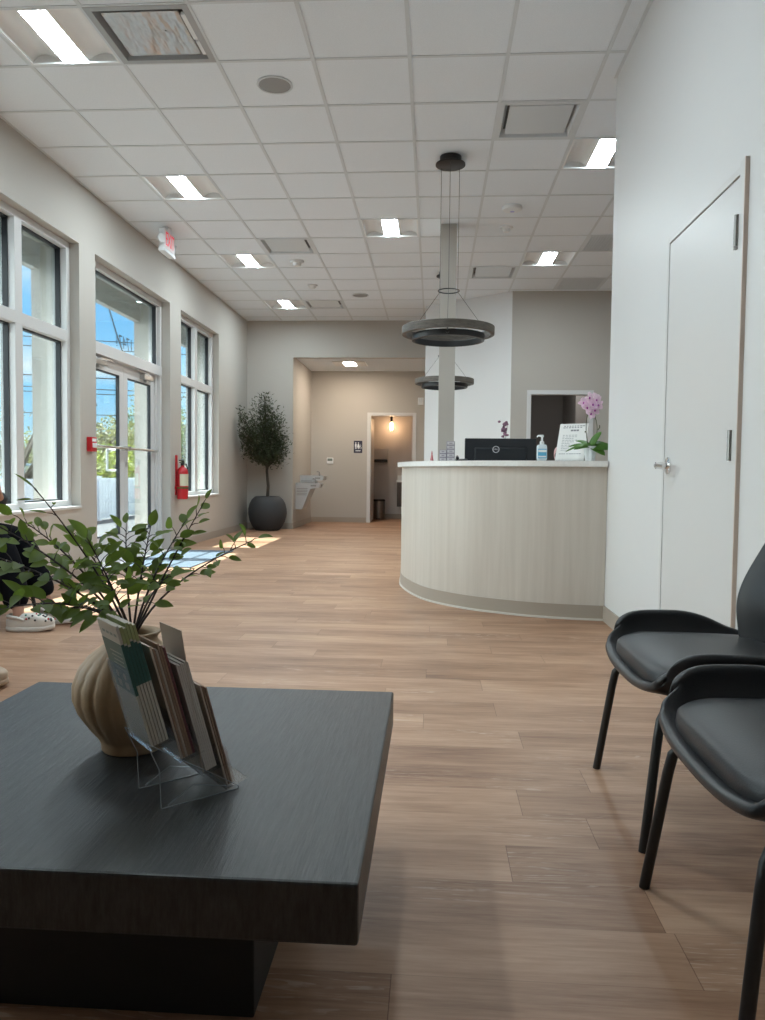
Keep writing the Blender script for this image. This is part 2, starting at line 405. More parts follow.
# ---- ceiling: tiles (cells kept open for fixtures), grid, deck
troffers = [(0, -1), (0, 3), (0, 7), (0, 11), (3, 5), (6, 2), (6, 7), (0, -5), (3, -3)]  # last two are unseen, added to brighten the near floor
diffs = [(1, -1), (5, 1), (1, 6), (1, 11), (5, 8)]
holes = set(troffers) | set(diffs) | {(7, 6), (7, 9)}
def inside(x, y):
    if x < XR + .1: 
        return y < YB
    return y > 5.1
b = MB(); i0, i1, j0, j1 = -1, 11, -13, 13
for i in range(i0, i1 + 1):
    for j in range(j0, j1 + 1):
        if (i, j) in holes: continue
        xa, xb = GX + T * i, GX + T * (i + 1); ya, yb = GY + T * j, GY + T * (j + 1)
        if xa > XR and yb < 5.1: continue
        xa = max(xa, XL - .02); yb = min(yb, YB + .02)
        if xb <= xa or yb <= ya: continue
        b.box(xa + .004, ya + .004, CE + .001, xb - .004, yb - .004, CE + .014)
ceil = struct(b.build('ceiling', m_tile))
b = MB()
for i in range(i0, i1 + 2):
    x = GX + T * i
    if x < XL or x > XE: continue
    b.box(x - .012, (YF if x < XR + .02 else 5.1), CE - .004, x + .012, YB, CE + .0005)
for j in range(j0, j1 + 2):
    y = GY + T * j
    if y < YF or y > YB: continue
    b.box(XL, y - .012, CE - .0035, XR if y < 5.1 else XE, y + .012, CE)
b.box(XL, YF, CE - .004, XL + .02, YB, CE); b.box(XR - .02, YF, CE - .004, XR, 5.25, CE)
g = b.build('ceiling_grid', m_grid, ceil)
struct(MB().box(XO, YF - .2, CE + .30, XE + .15, YB + 2.2, CE + .45).build('ceiling_deck', m_wall))
# ---- baseboards
BH = .102
struct(MB().box(XL, YF, 0, XL + .012, DR[0] - .0, BH).box(XL, DR[1], 0, XL + .012, YB, BH).build('baseboard_left', m_base))
b = MB().box(XL + .012, YB - .012, 0, -2.43, YB, BH).box(-2.43, YB - .012, 0, -2.418, YA, BH).box(-2.418, YA - .012, 0, DBX[0] - .06, YA, BH).box(DBX[1] + .06, YA - .012, 0, .42, YA, BH)
struct(b.build('baseboard_back', m_base))
b = MB().box(XR - .012, YF, 0, XR, DY[0] - .05, BH).box(XR - .012, DY[1] + .05, 0, XR, 5.25, BH)
struct(b.build('baseboard_right', m_base))
struct(MB().box(-1.62, 16.708, 0, .1, 16.72, BH).build('baseboard_restroom', m_base))
# ---- slim square column
cl = MB().box(.046, 8.15, 0, .212, 8.316, CE - .004).build('column', m_wall); struct(cl)

# ------------------------------------------------------------------ windows
def pane_frame(fr, gk, gl, y0, y1, z0, z1):
    """one glazed light: black gasket ring and glass"""
    d0, d1 = -3.418, -3.374
    w = .012
    gk.box(d0, y0, z0, d1, y0 + w, z1); gk.box(d0, y1 - w, z0, d1, y1, z1)
    gk.box(d0, y0, z0, d1, y1, z0 + w); gk.box(d0, y0, z1 - w, d1, y1, z1)
    gl.box(-3.412, y0 + .004, z0 + .004, -3.406, y1 - .004, z1 - .004)
def storefront(name, Y, cols, bar, z0=SILL, fw=.065):
    root = node(name)
    fr, gk = MB(), MB()
    cols = sorted(cols)
    X0, X1 = -3.45, -3.318
    y0, y1 = Y; zt = HEAD
    zb = z0 + .055
    fr.box(X0, y0, z0, X1, y0 + fw, zt, bev=.004); fr.box(X0, y1 - fw, z0, X1, y1, zt, bev=.004)
    fr.box(X0, y0, zt - .06, X1 + .001, y1, zt, bev=.004); fr.box(X0, y0, z0, X1 + .001, y1, zb, bev=.004)
    fr.box(X0, y0 + .01, bar - .05, X1 - .001, y1 - .01, bar + .05, bev=.004)
    for c in cols: fr.box(X0, c - .055, z0 + .01, X1 - .002, c + .055, zt - .01, bev=.004)
    fr.build('window_frame', m_white, root)
    ed = [y0 + fw] + [v for c in cols for v in (c - .055, c + .055)] + [y1 - fw]
    for k in range(0, len(ed), 2):
        for (a, c) in ((zb, bar - .05), (bar + .05, zt - .06)):
            gl = MB(); pane_frame(fr, gk, gl, ed[k], ed[k + 1], a, c); gl.build('pane', m_glass, root)
    gk.build('gasket', m_gasket, root)
    sl = MB().box(-3.318, y0, z0 - .02, XL + .012, y1, z0 + .004, bev=.003)
    sl.build('window_sill', m_white, root)
    return root
storefront('window_1', W1, [6.01], 2.19)
storefront('window_2', W3, [10.62], 2.195)
storefront('window_3', W0, [2.45], 2.19)
# entrance
root = node('door_1')
fr, gk = MB(), MB()
X0, X1 = -3.47, -3.335
y0, y1 = DR
fr.box(X0, y0, 0, X1, y0 + .06, HEAD, bev=.004); fr.box(X0, y1 - .06, 0, X1, y1, HEAD, bev=.004)
fr.box(X0 + .03, y1 - .10, 0, X1 - .04, y1 - .05, HEAD, bev=.004)
fr.box(X0, y0, HEAD - .065, X1 + .001, y1, HEAD, bev=.004)
fr.box(X0, y0, 2.135, X1 + .004, y1, 2.255, bev=.004)
fr.box(-3.60, y0, -.005, XL, y1, .012)
fr.build('door_frame', m_white, root)
gl = MB(); pane_frame(fr, gk, gl, y0 + .06, y1 - .09, 2.255, HEAD - .065); gl.build('transom_pane', m_glass, root)
gk.build('gasket', m_gasket, root)
text_mesh('17471', .20, mat('black_vinyl', (.02, .02, .025, 1), .5), root, frame_M((-3.4135, 8.345, 2.375), (0, -1, 0), (0, 0, 1)), 'street_number', .0004)
ymid = 8.275
def leaf(ya, yb, hinge_right):
    lf = MB(); X0, X1 = -3.44, -3.395
    st = .105; zt_ = 2.128; zg0, zg1 = .285, 2.005
    lf.box(X0, ya, .02, X1, ya + st, zt_, bev=.003); lf.box(X0, yb - st, .02, X1, yb, zt_, bev=.003)
    lf.box(X0, ya + .01, zg1, X1 - .001, yb - .01, zt_ - .001, bev=.003); lf.box(X0, ya + .01, .021, X1 - .001, yb - .01, zg0, bev=.003)
    L_ = lf.build('door_leaf', m_white, root)
    g1 = MB(); w = .012; a, c = ya + st, yb - st
    for q in ((a, zg0, a + w, zg1), (c - w, zg0, c, zg1), (a, zg0, c, zg0 + w), (a, zg1 - w, c, zg1)):
        g1.box(-3.436, q[0], q[1], -3.400, q[2], q[3])
    g1.build('leaf_gasket', m_gasket, L_)
    MB().box(-3.423, a + .003, zg0 + .003, -3.417, c - .003, zg1 - .003).build('leaf_pane', m_glass, L_)
    pb = MB().cyl((-3.345, ya + .03, 1.222), (-3.345, yb - .03, 1.222), .014, n=14)
    for yy in (ya + .05, yb - .05): pb.box(-3.395, yy - .025, 1.20, -3.34, yy + .025, 1.244, bev=.004)
    pb.build('push_bar', m_steel, L_, smooth=True)
    cb = MB(); s = 1 if hinge_right else -1
    yc = (yb - .30) if hinge_right else (ya + .30)
    cb.box(-3.394, yc - .16, 2.035, -3.335, yc + .16, 2.10, bev=.008)
    cb.box(-3.385, yc + .02 * s, 2.005, -3.35, yc - .06 * s, 2.04, bev=.004)
    cb.prism([(-3.36, yc, 2.105), (-3.345, yc + .02, 2.105), (-3.36, yc + .34 * -s + .02, 2.115), (-3.375, yc + .34 * -s, 2.115)], (0, 0, .012))
    cb.build('door_closer', m_steel, L_)
    return L_
l1 = leaf(y0 + .062, ymid - .002, False); l2 = leaf(ymid + .002, y1 - .105, True)
MB().cyl((-3.394, ymid + .055, 1.05), (-3.385, ymid + .055, 1.05), .016, n=16).box(-3.394, ymid + .03, 1.02, -3.389, ymid + .08, 1.08, bev=.002).build('lock_cylinder', m_steel, l2)
ph = MB(); X = -3.50
ph.tube([(-3.44, 8.14, 1.215), (X, 8.14, 1.215), (X, 8.30 - .20, 1.215)], .001, 4)  # seat for the grip
yh0, yh1 = 8.085, 8.285
ph.tube([(-3.442, yh1 - .03, 1.205), (X, yh1 - .03, 1.205), (X - .002, yh0, 1.205), (X - .002, yh0, .98), (X, yh1 - .03, .98), (-3.442, yh1 - .03, .98)], .014, 10)
ph.build('pull_handle', m_white, l1, smooth=True)
# ------------------------------------------------------------------ right door (closed)
root = node('door_2')
dl = MB().box(XR + .001, DY[0] + .008, .008, XR + .045, DY[1] - .002, DZ - .006, bev=.002).build('door_leaf', m_doorw, root)
m_trim = mat('casing_edge_tan', (.58, .47, .40, 1), .45)  # tan tone for the near edge of the white casing
fr = MB()
fr.box(XR - .016, DY[0] - .052, 0, XR + .01, DY[0] - .046, DZ + .035)
fr.build('casing_edge', m_trim, root)
fr = MB()
fr.box(XR - .0155, DY[0] - .046, 0, XR + .15, DY[0] + .002, DZ + .035, bev=.002)
fr.box(XR - .003, DY[1] - .001, 0, XR + .15, DY[1] + .030, DZ + .03, bev=.002)
fr.box(XR - .003, DY[0], DZ - .001, XR + .15, DY[1], DZ + .03, bev=.002)
fr.box(XR + .046, DY[0], .0, XR + .06, DY[1], DZ)
fr.build('door_frame', m_doorw, root)
for z in (1.86, 1.04, .25):
    h_ = MB().cyl((XR - .018, DY[0] + .010, z), (XR - .018, DY[0] + .010, z + .118), .011, n=14).box(XR - .010, DY[0] + .010, z, XR + .005, DY[0] + .062, z + .118, bev=.001)
    for q in (.03, .06, .09): h_.cyl((XR - .018, DY[0] + .010, z + q - .001), (XR - .018, DY[0] + .010, z + q + .001), .0118, n=14)
    h_.build('hinge', m_dsteel, dl, smooth=True)
h_ = MB().lathe([(.001, 0), (.043, 0), (.043, -.010), (.024, -.015), (.015, -.055), (.017, -.066), (.001, -.068)], 28, (XR + .004, DY[1] - .07, 1.03), axis='x')
h_.tube([(XR - .056, DY[1] - .07, 1.03), (XR - .060, DY[1] - .11, 1.03), (XR - .058, DY[1] - .20, 1.027)], [.014, .012, .010], 12)
h_.build('lever_handle', m_chrome, dl, smooth=True)
MB().cyl((XR + .004, DY[1] - .07, 1.03), (XR - .058, DY[1] - .07, 1.03), .004, n=8).build('latch_spindle', m_steel, dl)
# restroom door: open leaf inside, casing
root = node('door_3')
fr = MB()
for (a, c) in ((DBX[0] - .05, DBX[0] + .02), (DBX[1] - .02, DBX[1] + .05)): fr.box(a, YA - .015, 0, c, YA + .13, DH - .02)
fr.box(DBX[0] - .05, YA - .015, DH - .02, DBX[1] + .05, YA + .13, DH + .04)
fr.build('door_casing', m_doorw, root)
lf = MB().box(DBX[0] - .03, YA + .14, .01, DBX[0] + .012, YA + .98, DH - .03, bev=.002).build('door_leaf', m_doorw, root)
MB().tube([(DBX[0] + .012, YA + .90, 1.0), (DBX[0] + .06, YA + .90, 1.0), (DBX[0] + .062, YA + .80, 1.0)], .009, 8).build('lever_handle', m_steel, lf, smooth=True)
# office doorway casing
root = node('door_4')
fr = MB()
for (a, c) in ((DO[0] - .045, DO[0] + .012), (DO[1] - .012, DO[1] + .045)): fr.box(a, YO - .014, 0, c, YO + .13, 2.125)
fr.box(DO[0] - .045, YO - .014, 2.125, DO[1] + .045, YO + .13, 2.185)
fr.build('door_casing', m_doorw, root)

# ------------------------------------------------------------------ ceiling fixtures
def cell(i, j): return (GX + T * (i + .5), GY + T * (j + .5), CE)
def make_troffer(label):
    t = thing('troffer_light', label, 'ceiling light', group='recessed ceiling lights')
    fr = MB()
    for q in ((-.301, -.301, .301, -.279), (-.301, .279, .301, .301), (-.301, -.279, -.279, .279), (.279, -.279, .301, .279)):
        fr.box(q[0], q[1], -.002, q[2], q[3], .012)
    fr.build('frame', m_reflector, t)
    rf = MB()
    def f(u, v):
        x = -.285 + .57 * u; a = abs(x)
        z = interp(a, [(.0, .016), (.085, .016), (.12, .040), (.19, .058), (.25, .045), (.285, .008)])
        return (x, -.285 + .57 * v, z)
    rf.grid(f, 38, 1)
    for yy in (-.285, .285):
        pts = [f(u / 38, 0) for u in range(39)]
        rf.poly([(-.285, yy, .004)] + [(p[0], yy, p[2]) for p in pts] + [(.285, yy, .004)])
    rf.build('reflector', m_reflector, t, smooth=True)
    MB().quad((-.080, -.275, .010), (-.080, .275, .010), (.080, .275, .010), (.080, -.275, .010)).build('lens', m_lens, t, fix=False)
    MB().box(-.30, -.30, .10, .30, .30, .12).build('housing', m_reflector, t)
    return t
TL = ['lit ceiling light at the top left, largest in the photo beside the shiny vent', 'lit ceiling light above the left wall, one row nearer than the exit sign',
      'lit ceiling light beyond the exit sign, left of the small smoke alarm', 'farthest lit ceiling light near the left wall, by the back wall',
      'lit ceiling light in the middle of the ceiling left of the near ring pendant', 'lit ceiling light cut off by the corner of the right wall',
      'lit ceiling light right of the column, before the back office wall', 'unseen ceiling light added near the left wall to brighten the near floor', 'unseen ceiling light added over the middle of the floor to brighten its near end']
tr0 = make_troffer(TL[0]); tr0.location = cell(*troffers[0])
for k, c in enumerate(troffers[1:], 1):
    copy_thing(tr0, TL[k], cell(*c), 'recessed ceiling lights')
m_diff = mat('vent_panel', (.60, .64, .67, 1), .35)
m_diffd = mat('vent_slot_dark', (.10, .10, .10, 1), .6)
def make_diffuser(label, pm=m_diff, fm=m_grid):
    t = thing('air_diffuser', label, 'ceiling vent', group='square ceiling vents')
    fr = MB()
    o, i_ = .300, .262
    def ring(a, za, b_, zb):
        for s in range(4):
            c = [(1, 1), (-1, 1), (-1, -1), (1, -1)]
            p, q = c[s], c[(s + 1) % 4]
            fr.quad((p[0] * a, p[1] * a, za), (q[0] * a, q[1] * a, za), (q[0] * b_, q[1] * b_, zb), (p[0] * b_, p[1] * b_, zb))
    ring(o, -.006, i_, -.006); ring(o, -.006, o, .01); ring(i_, -.006, .235, .05)
    fr.build('frame', fm, t)
    MB().box(-.285, -.285, .05, .285, .285, .06).build('slot_back', m_diffd, t)
    MB().box(-.225, -.225, .004, .225, .225, .016, bev=.004).build('panel', pm, t)
    return t
m_film = mat('crinkled_clear_film', (.50, .51, .52, 1), .2, metal=.6, bump=(1, .7, .09, (7, 2.2, 1)))
m_frame_s = mat('vent_frame_grey', (.36, .37, .38, 1), .35, metal=.3)
t = make_diffuser('shiny ceiling vent under crinkled film beside the top left light', m_film, m_frame_s); t.location = cell(1, -1)
MB().box(.232, -.20, -.004, .262, .05, .018, bev=.004).box(.236, .07, -.002, .264, .22, .020, bev=.004).build('tape_strip', m_plastic, t)
d0 = make_diffuser('square ceiling vent near the top of the right wall corner'); d0.location = cell(5, 1)
for c, l in (((1, 6), 'square ceiling vent left of centre, beside the smoke alarm past the exit sign'), ((1, 11), 'farthest square ceiling vent on the left, next to the last light'), ((5, 8), 'square ceiling vent just right of the column top')):
    copy_thing(d0, l, cell(*c), 'square ceiling vents')
def make_grille(label, c):
    t = thing('return_grille', label, 'ceiling grille', cell(*c), group='perforated return grilles')
    fr = MB()
    for q in ((-.301, -.301, .301, -.27), (-.301, .27, .301, .301), (-.301, -.27, -.27, .27), (.27, -.27, .301, .27)): fr.box(q[0], q[1], -.005, q[2], q[3], .01)
    fr.build('frame', m_grid, t)
    g = MB()
    for k in range(19):
        x = -.27 + .03 * k
        g.box(x - .006, -.27, -.002, x + .006, .27, .004); g.box(-.27, x - .006, -.0015, .27, x + .006, .0035)
    g.build('mesh_face', m_grid, t)
    MB().box(-.28, -.28, .03, .28, .28, .04).build('duct_back', m_diffd, t)
make_grille('perforated ceiling grille nearer the camera, cut off by the right wall', (7, 6))
make_grille('perforated ceiling grille against the back office wall', (7, 9))
m_spk = mat('speaker_cloth', (.30, .30, .30, 1), .7, bump=(400, .4, .002))
def make_speaker(label, c):
    t = thing('ceiling_speaker', label, 'speaker', c, group='round ceiling speakers')
    MB().lathe([(.118, .002), (.122, -.006), (.112, -.010), (.106, -.006), (.106, .002)], 36).build('rim', m_grid, t, smooth=True)
    MB().lathe([(.001, -.012), (.06, -.0105), (.106, -.006), (.106, -.001), (.001, -.001)], 36).build('grille', m_spk, t, smooth=True)
make_speaker('round grey ceiling speaker near the top of the photo', cell(2, 0))
make_speaker('small far round ceiling speaker over the back of the lobby', cell(2, 10))
t = thing('wireless_access_point', 'white dome disc on the ceiling right of the near pendant cables', 'access point', cell(5, 4))
MB().lathe([(.001, -.045), (.05, -.043), (.09, -.030), (.10, -.012), (.095, 0), (.001, 0)], 32).build('dome', m_plastic, t, smooth=True)
MB().lathe([(.001, -.0462), (.022, -.0455), (.022, -.044), (.001, -.044)], 20).build('centre_disc', mat('pale_violet', (.45, .45, .75, 1), .4), t, smooth=True)
def make_alarm(label, c, s=1):
    t = thing('smoke_detector', label, 'smoke alarm', c, group='smoke alarms on the ceiling')
    MB().lathe([(.001, -.02 * s), (.062 * s, -.02 * s), (.068 * s, -.012 * s), (.07 * s, 0), (.001, 0)], 28).build('base', m_plastic, t, smooth=True)
    MB().lathe([(.001, -.052 * s), (.030 * s, -.050 * s), (.042 * s, -.036 * s), (.044 * s, -.02 * s), (.001, -.019 * s)], 28).build('sensor_head', m_plastic, t, smooth=True)
make_alarm('small white smoke alarm behind the white ceiling dome disc', cell(5, 5))
make_alarm('white smoke alarm past the exit sign, nearer of the two on the left', cell(1, 7), 1.25)
make_alarm('white smoke alarm farther back on the left of the ceiling', cell(1, 9))
# exit sign (hangs from the ceiling, faces the room)
t = thing('exit_sign', 'white exit sign with red letters and two lamp heads at the ceiling over the entrance', 'exit sign', (-2.88, 8.2, CE))
m_ex = mat('exit_letter_red', (.75, .03, .07, 1), .4, emit=((1, .03, .08, 1), .35))
m_exw = mat('exit_face', (.80, .66, .66, 1), .4)
MB().box(-.03, -.16, -.26, .03, .16, -.045, bev=.006).box(-.035, -.17, -.285, .035, .17, -.255, bev=.005).box(-.03, -.05, -.05, .03, .05, 0, bev=.003).build('housing', m_plastic, t)
MB().box(.030, -.150, -.245, .033, .150, -.060).build('face', m_exw, t)
text_mesh('EXIT', .205, m_ex, t, frame_M((.0335, 0, -.152), (0, 1, 0), (0, 0, 1)), 'lettering', .001, sx=.62)
for s in (-1, 1):
    lh = MB().lathe([(.001, 0), (.030, .0), (.045, .03), (.048, .05), (.04, .055), (.001, .05)], 20, (0, 0, 0), axis='x')
    lh.xf(Matrix.Translation((-.022, s * .205, -.17)) @ Matrix.Rotation(s * R(25), 4, 'Z'))
    lh.box(-.015, min(s * .155, s * .20), -.185, .01, max(s * .155, s * .20), -.155)
    lh.build('lamp_head', m_plastic, t, smooth=True)
# ring pendants
m_wood_ring = streak_mat('weathered_ring', (.060, .050, .040, 1), (.135, .115, .095, 1), (14, 14, 60), .5)
m_cable = mat('pendant_cable', (.08, .08, .08, 1), .4)
def make_pendant(label):
    t = thing('ring_pendant', label, 'pendant light', group='two tier ring pendants')
    zc = CE - 2.19
    MB().lathe([(.001, -.072), (.117, -.072), (.122, -.069), (.122, -.058), (.117, -.055), (.090, -.055), (.088, -.051), (.088, 0), (.001, 0)], 40).build('canopy', m_black, t, smooth=True)
    z1, z2 = -(CE - 2.160), -(CE - 2.105)
    Ro, Ri = .382, .300
    MB().lathe([(Ro, -.030), (Ro, .030), (Ro - .004, .033), (Ro - .03, .033), (Ro - .034, .030), (Ro - .034, -.030), (Ro - .03, -.033), (Ro - .004, -.033)], 72, (0, 0, z1), close=True).build('outer_ring', m_wood_ring, t, smooth=True)
    MB().lathe([(Ri, -.024), (Ri, .024), (Ri - .02, .027), (Ri - .024, .024), (Ri - .024, -.024), (Ri - .02, -.027)], 72, (0, 0, z2), close=True).build('inner_ring', m_black, t, smooth=True)
    zr = -(CE - 2.492)
    MB().lathe([(.090, -.004), (.092, 0), (.090, .004), (.084, .004), (.082, 0), (.084, -.004)], 40, (0, 0, zr), close=True).build('spreader_ring', m_black, t, smooth=True)
    for a in (-92, 28, 148):
        c, s = math.cos(R(a)), math.sin(R(a))
        MB().tube([(.086 * c, .086 * s, -.07), (.086 * c, .086 * s, zr), ((Ro - .018) * c, (Ro - .018) * s, z1 + .035)], .0022, 6).build('cable', m_cable, t)
        MB().cyl(((Ro - .03) * c, (Ro - .03) * s, z1 - .025), ((Ri - .01) * c, (Ri - .01) * s, z2 + .02), .007, n=8).cyl((Ri * c, Ri * s, z2), ((Ri + .012) * c, (Ri + .012) * s, z2), .012, n=10).build('bracket', m_black, t)
    return t
p0 = make_pendant('nearer two tier ring pendant hanging over the reception counter'); p0.location = (.108, 6.468, CE)
copy_thing(p0, 'farther ring pendant partly hidden behind the square column', (.130, 10.12, CE + .02))

# ------------------------------------------------------------------ reception counter
pts = [(-.285, 7.75), (-.285, 7.3), (-.276, 6.82), (-.222, 6.47), (-.125, 6.13), (.0, 5.86), (.245, 5.585), (.478, 5.432), (.70, 5.325), (.93, 5.268), (1.162, 5.238)]
def catmull(P, n=8):
    P = [Vector((p[0], p[1])) for p in P]; Q = [P[0] * 2 - P[1]] + P + [P[-1] * 2 - P[-2]]; out = []
    for i in range(1, len(Q) - 2):
        a, b_, c, d = Q[i - 1:i + 3]
        for k in range(n):
            t = k / n
            out.append(.5 * ((2 * b_) + (c - a) * t + (2 * a - 5 * b_ + 4 * c - d) * t * t + (3 * b_ - a - 3 * c + d) * t ** 3))
    return out + [P[-1]]
cv = catmull(pts)
for _ in range(3):
    cv = [cv[0]] + [(cv[i - 1] + cv[i] * 2 + cv[i + 1]) / 4 for i in range(1, len(cv) - 1)] + [cv[-1]]
def offs(d):
    out = []
    for i, p in enumerate(cv):
        t = (cv[min(i + 1, len(cv) - 1)] - cv[max(i - 1, 0)]).normalized()
        out.append(p + Vector((t.y, -t.x)) * -d if False else p + Vector((-t.y, t.x)) * d)
    return out   # +d = towards the inside
def band(mb, d0, d1, z0, z1):
    A, B = offs(d0), offs(d1)
    n = len(A)
    v = [[mb.b.verts.new((p.x, p.y, z)) for p in Q] for Q, z in ((A, z0), (A, z1), (B, z1), (B, z0))]
    for k in range(4):
        a, b_ = v[k], v[(k + 1) % 4]
        for i in range(n - 1): mb.b.faces.new((a[i], a[i + 1], b_[i + 1], b_[i]))
    for i in (0, n - 1): mb.b.faces.new([v[k][i] for k in range(4)])
    return mb
t = thing('reception_counter', 'curved reception counter with pale wood-look front and white stone top', 'counter', (0, 0, 0))
m_lam = streak_mat('pale_wood_laminate', (.51, .465, .41, 1), (.585, .54, .485, 1), (20, 20, .9), .42)
band(MB(), 0, .10, .09, 1.036).build('front_panel', m_lam, t, smooth=True)
band(MB(), -.006, .09, .012, BH).build('base_strip', m_base, t, smooth=True)
band(MB(), -.014, .08, 0, .013).build('base_bead', m_trim if False else mat('pale_bead', (.60, .57, .53, 1), .5), t, smooth=True)
band(MB(), -.040, .33, 1.036, 1.075).build('countertop', m_counter_top, t, smooth=True)
band(MB(), .10, .95, .725, .755).build('work_surface', m_lam, t, smooth=True)
band(MB(), .80, .84, 0, .725).build('back_support', m_lam, t, smooth=True)
TOP = 1.0752; DESK = .7552
# monitor (back towards us)
t = thing('computer_monitor', 'black monitor seen from behind with a round badge, standing behind the counter top', 'monitor', (.512, 5.98, DESK))
m_mon = mat('monitor_shell', (.016, .019, .024, 1), .35)
MB().box(-.272, -.012, .175, .272, .016, .500, bev=.006).box(-.2, -.03, .21, .2, -.01, .43, bev=.012).build('shell', m_mon, t)
MB().box(-.266, .0155, .181, .266, .0175, .494).build('screen', mat('screen_glass', (.005, .005, .006, 1), .15), t)
MB().box(-.03, -.05, .02, .03, -.02, .33, bev=.006).box(-.12, -.11, 0, .12, .09, .012, bev=.004).build('stand', m_mon, t)
lg = MB().lathe([(.026, 0), (.026, .003), (.0215, .003), (.0215, 0)], 32, (0, 0, 0), close=True)
lg.xf(Matrix.Translation((-.035, -.0305, .415)) @ Matrix.Rotation(PI / 2, 4, 'X'))
m_badge = mat('badge_silver', (.85, .86, .88, 1), .3)
lo = lg.build('badge', m_badge, t, smooth=True)
text_mesh('DELL', .0165, m_badge, lo, frame_M((-.035, -.0315, .415), (1, 0, 0), (0, 0, 1)), 'lettering', .0008)
# hand sanitiser
t = thing('sanitizer_bottle', 'clear pump bottle with a blue label on the counter top', 'bottle', (.757, 5.46, TOP))
MB().sup((0, 0, .058), (.036, .025, .058), .35, .5, 28, 14).build('bottle', mat('clear_gel', (.62, .70, .74, 1), .12), t, smooth=True)
lb = MB().box(-.030, -.0262, .020, .030, -.0235, .085, bev=.001).build('label_panel', mat('label_blue', (.10, .38, .58, 1), .5), t)
MB().box(-.028, -.0268, .062, .028, -.0258, .078).box(-.026, -.0268, .026, .026, -.0258, .036).build('label_stripe', m_paper, lb)
MB().lathe([(.001, .112), (.016, .112), (.016, .135), (.008, .14), (.006, .165), (.012, .168), (.012, .182), (.001, .184)], 20).tube([(0, 0, .175), (-.03, -.006, .176), (-.036, -.008, .166)], [.008, .006, .004], 8).build('pump', m_plastic, t, smooth=True)
# leaning sheet in a clear slanted holder
t = thing('notice_sheet', 'printed white notice sheet leaning in a clear stand beside the orchid', 'sign', (.955, 5.52, TOP))
M_ = Matrix.Rotation(R(-34), 4, 'Z') @ Matrix.Rotation(R(-17), 4, 'X')
MB().box(-.108, 0, .004, .108, .0012, .283).xf(M_).build('sheet', m_paper, t)
MB().box(-.110, .0016, .0, .110, .004, .286).box(-.110, -.012, 0, .110, .0016, .003).box(-.110, -.012, 0, .110, -.009, .016).xf(M_).build('clear_stand', m_acryl, t)
tm = MB(); rng = random.Random(4)
def bars(z, x0, x1, h, n):
    w = (x1 - x0) / n
    for k in range(n): tm.box(x0 + w * k, -.0006, z, x0 + w * (k + rng.uniform(.55, .9)), -.0001, z + h)
bars(.262, -.075, .085, .006, 8); bars(.250, -.08, .07, .006, 7); bars(.226, -.02, .045, .012, 3)
for k in range(10): bars(.195 - k * .0125, -.075, -.075 + rng.uniform(.06, .125), .003, 5)
bars(.055, -.085, .085, .004, 9)
tm.xf(M_).build('print', mat('grey_print', (.22, .22, .24, 1), .7), t)
MB().prism([(-.09, .0, 0), (-.09, .09, 0), (-.09, .055, .15)], (.003, 0, 0)).xf(Matrix.Rotation(R(-34), 4, 'Z') @ Matrix.Translation((0, .006, 0))).build('stand_foot', m_acryl, t)
MB().prism([(.087, .0, 0), (.087, .09, 0), (.087, .055, .15)], (.003, 0, 0)).xf(Matrix.Rotation(R(-34), 4, 'Z') @ Matrix.Translation((0, .006, 0))).build('stand_foot', m_acryl, t)
# drawers and small things at the left end of the counter
m_box = mat('grey_mauve_plastic', (.28, .26, .30, 1), .5); m_boxl = mat('drawer_line', (.62, .60, .63, 1), .5)
def drawers(label, x0, x1, h, n, y=5.90):
    t = thing('drawer_organizer', label, 'organizer', ((x0 + x1) / 2, y, TOP)); w = (x1 - x0) / 2
    MB().box(-w, -.06, 0, w, .10, h, bev=.003).build('case', m_box, t)
    for k in range(n):
        z0, z1 = h * k / n + .004, h * (k + 1) / n - .004
        d = MB().box(-w + .004, -.064, z0, w - .004, -.058, z1, bev=.001).build('drawer', m_boxl, t)
        MB().box(-w * .4, -.067, (z0 + z1) / 2 - .003, w * .4, -.063, (z0 + z1) / 2 + .003).build('pull', m_box, d)
drawers('short grey desk drawer box at the left end of the counter top', .045, .098, .085, 3)
drawers('taller grey stack of five small drawers left of the monitor', .100, .160, .150, 5)
t = thing('pink_ornament', 'tiny pink pointed ornament near the left end of the counter top', 'ornament', (-.012, 5.99, TOP))
MB().lathe([(.001, 0), (.013, 0), (.014, .004), (.009, .03), (.005, .055), (.006, .06), (.003, .075), (.0005, .082)], 16).build('body', mat('dull_pink', (.50, .16, .17, 1), .5), t, smooth=True)
MB().lathe([(.001, -.002), (.017, -.002), (.017, .003), (.001, .003)], 16, (0, 0, .002)).build('foot', m_plastic, t, smooth=True)
t = thing('desk_telephone', 'low black desk telephone left of the monitor', 'telephone', (.212, 5.88, TOP))
MB().prism([(-.045, -.06, 0), (-.045, .07, 0), (-.045, .07, .022), (-.045, -.06, .010)], (.09, 0, 0)).build('base', m_mon, t)
MB().tube([(-.03, -.05, .022), (-.03, -.03, .030), (-.03, .03, .037), (-.03, .06, .034)], [.012, .009, .009, .012], 10).build('handset', m_mon, t, smooth=True)
t = thing('pink_desk_bell', 'small pink and dark rounded desk object half hidden behind the notice sheet', 'ornament', (.905, 5.66, TOP))
MB().sup((0, 0, .055), (.035, .03, .055), .9, 1, 24, 14).build('body', mat('soft_pink', (.62, .36, .36, 1), .5), t, smooth=True)
MB().sup((-.020, -.024, .045), (.012, .008, .018), 1, 1, 14, 8).build('dark_spot', m_black, t, smooth=True)

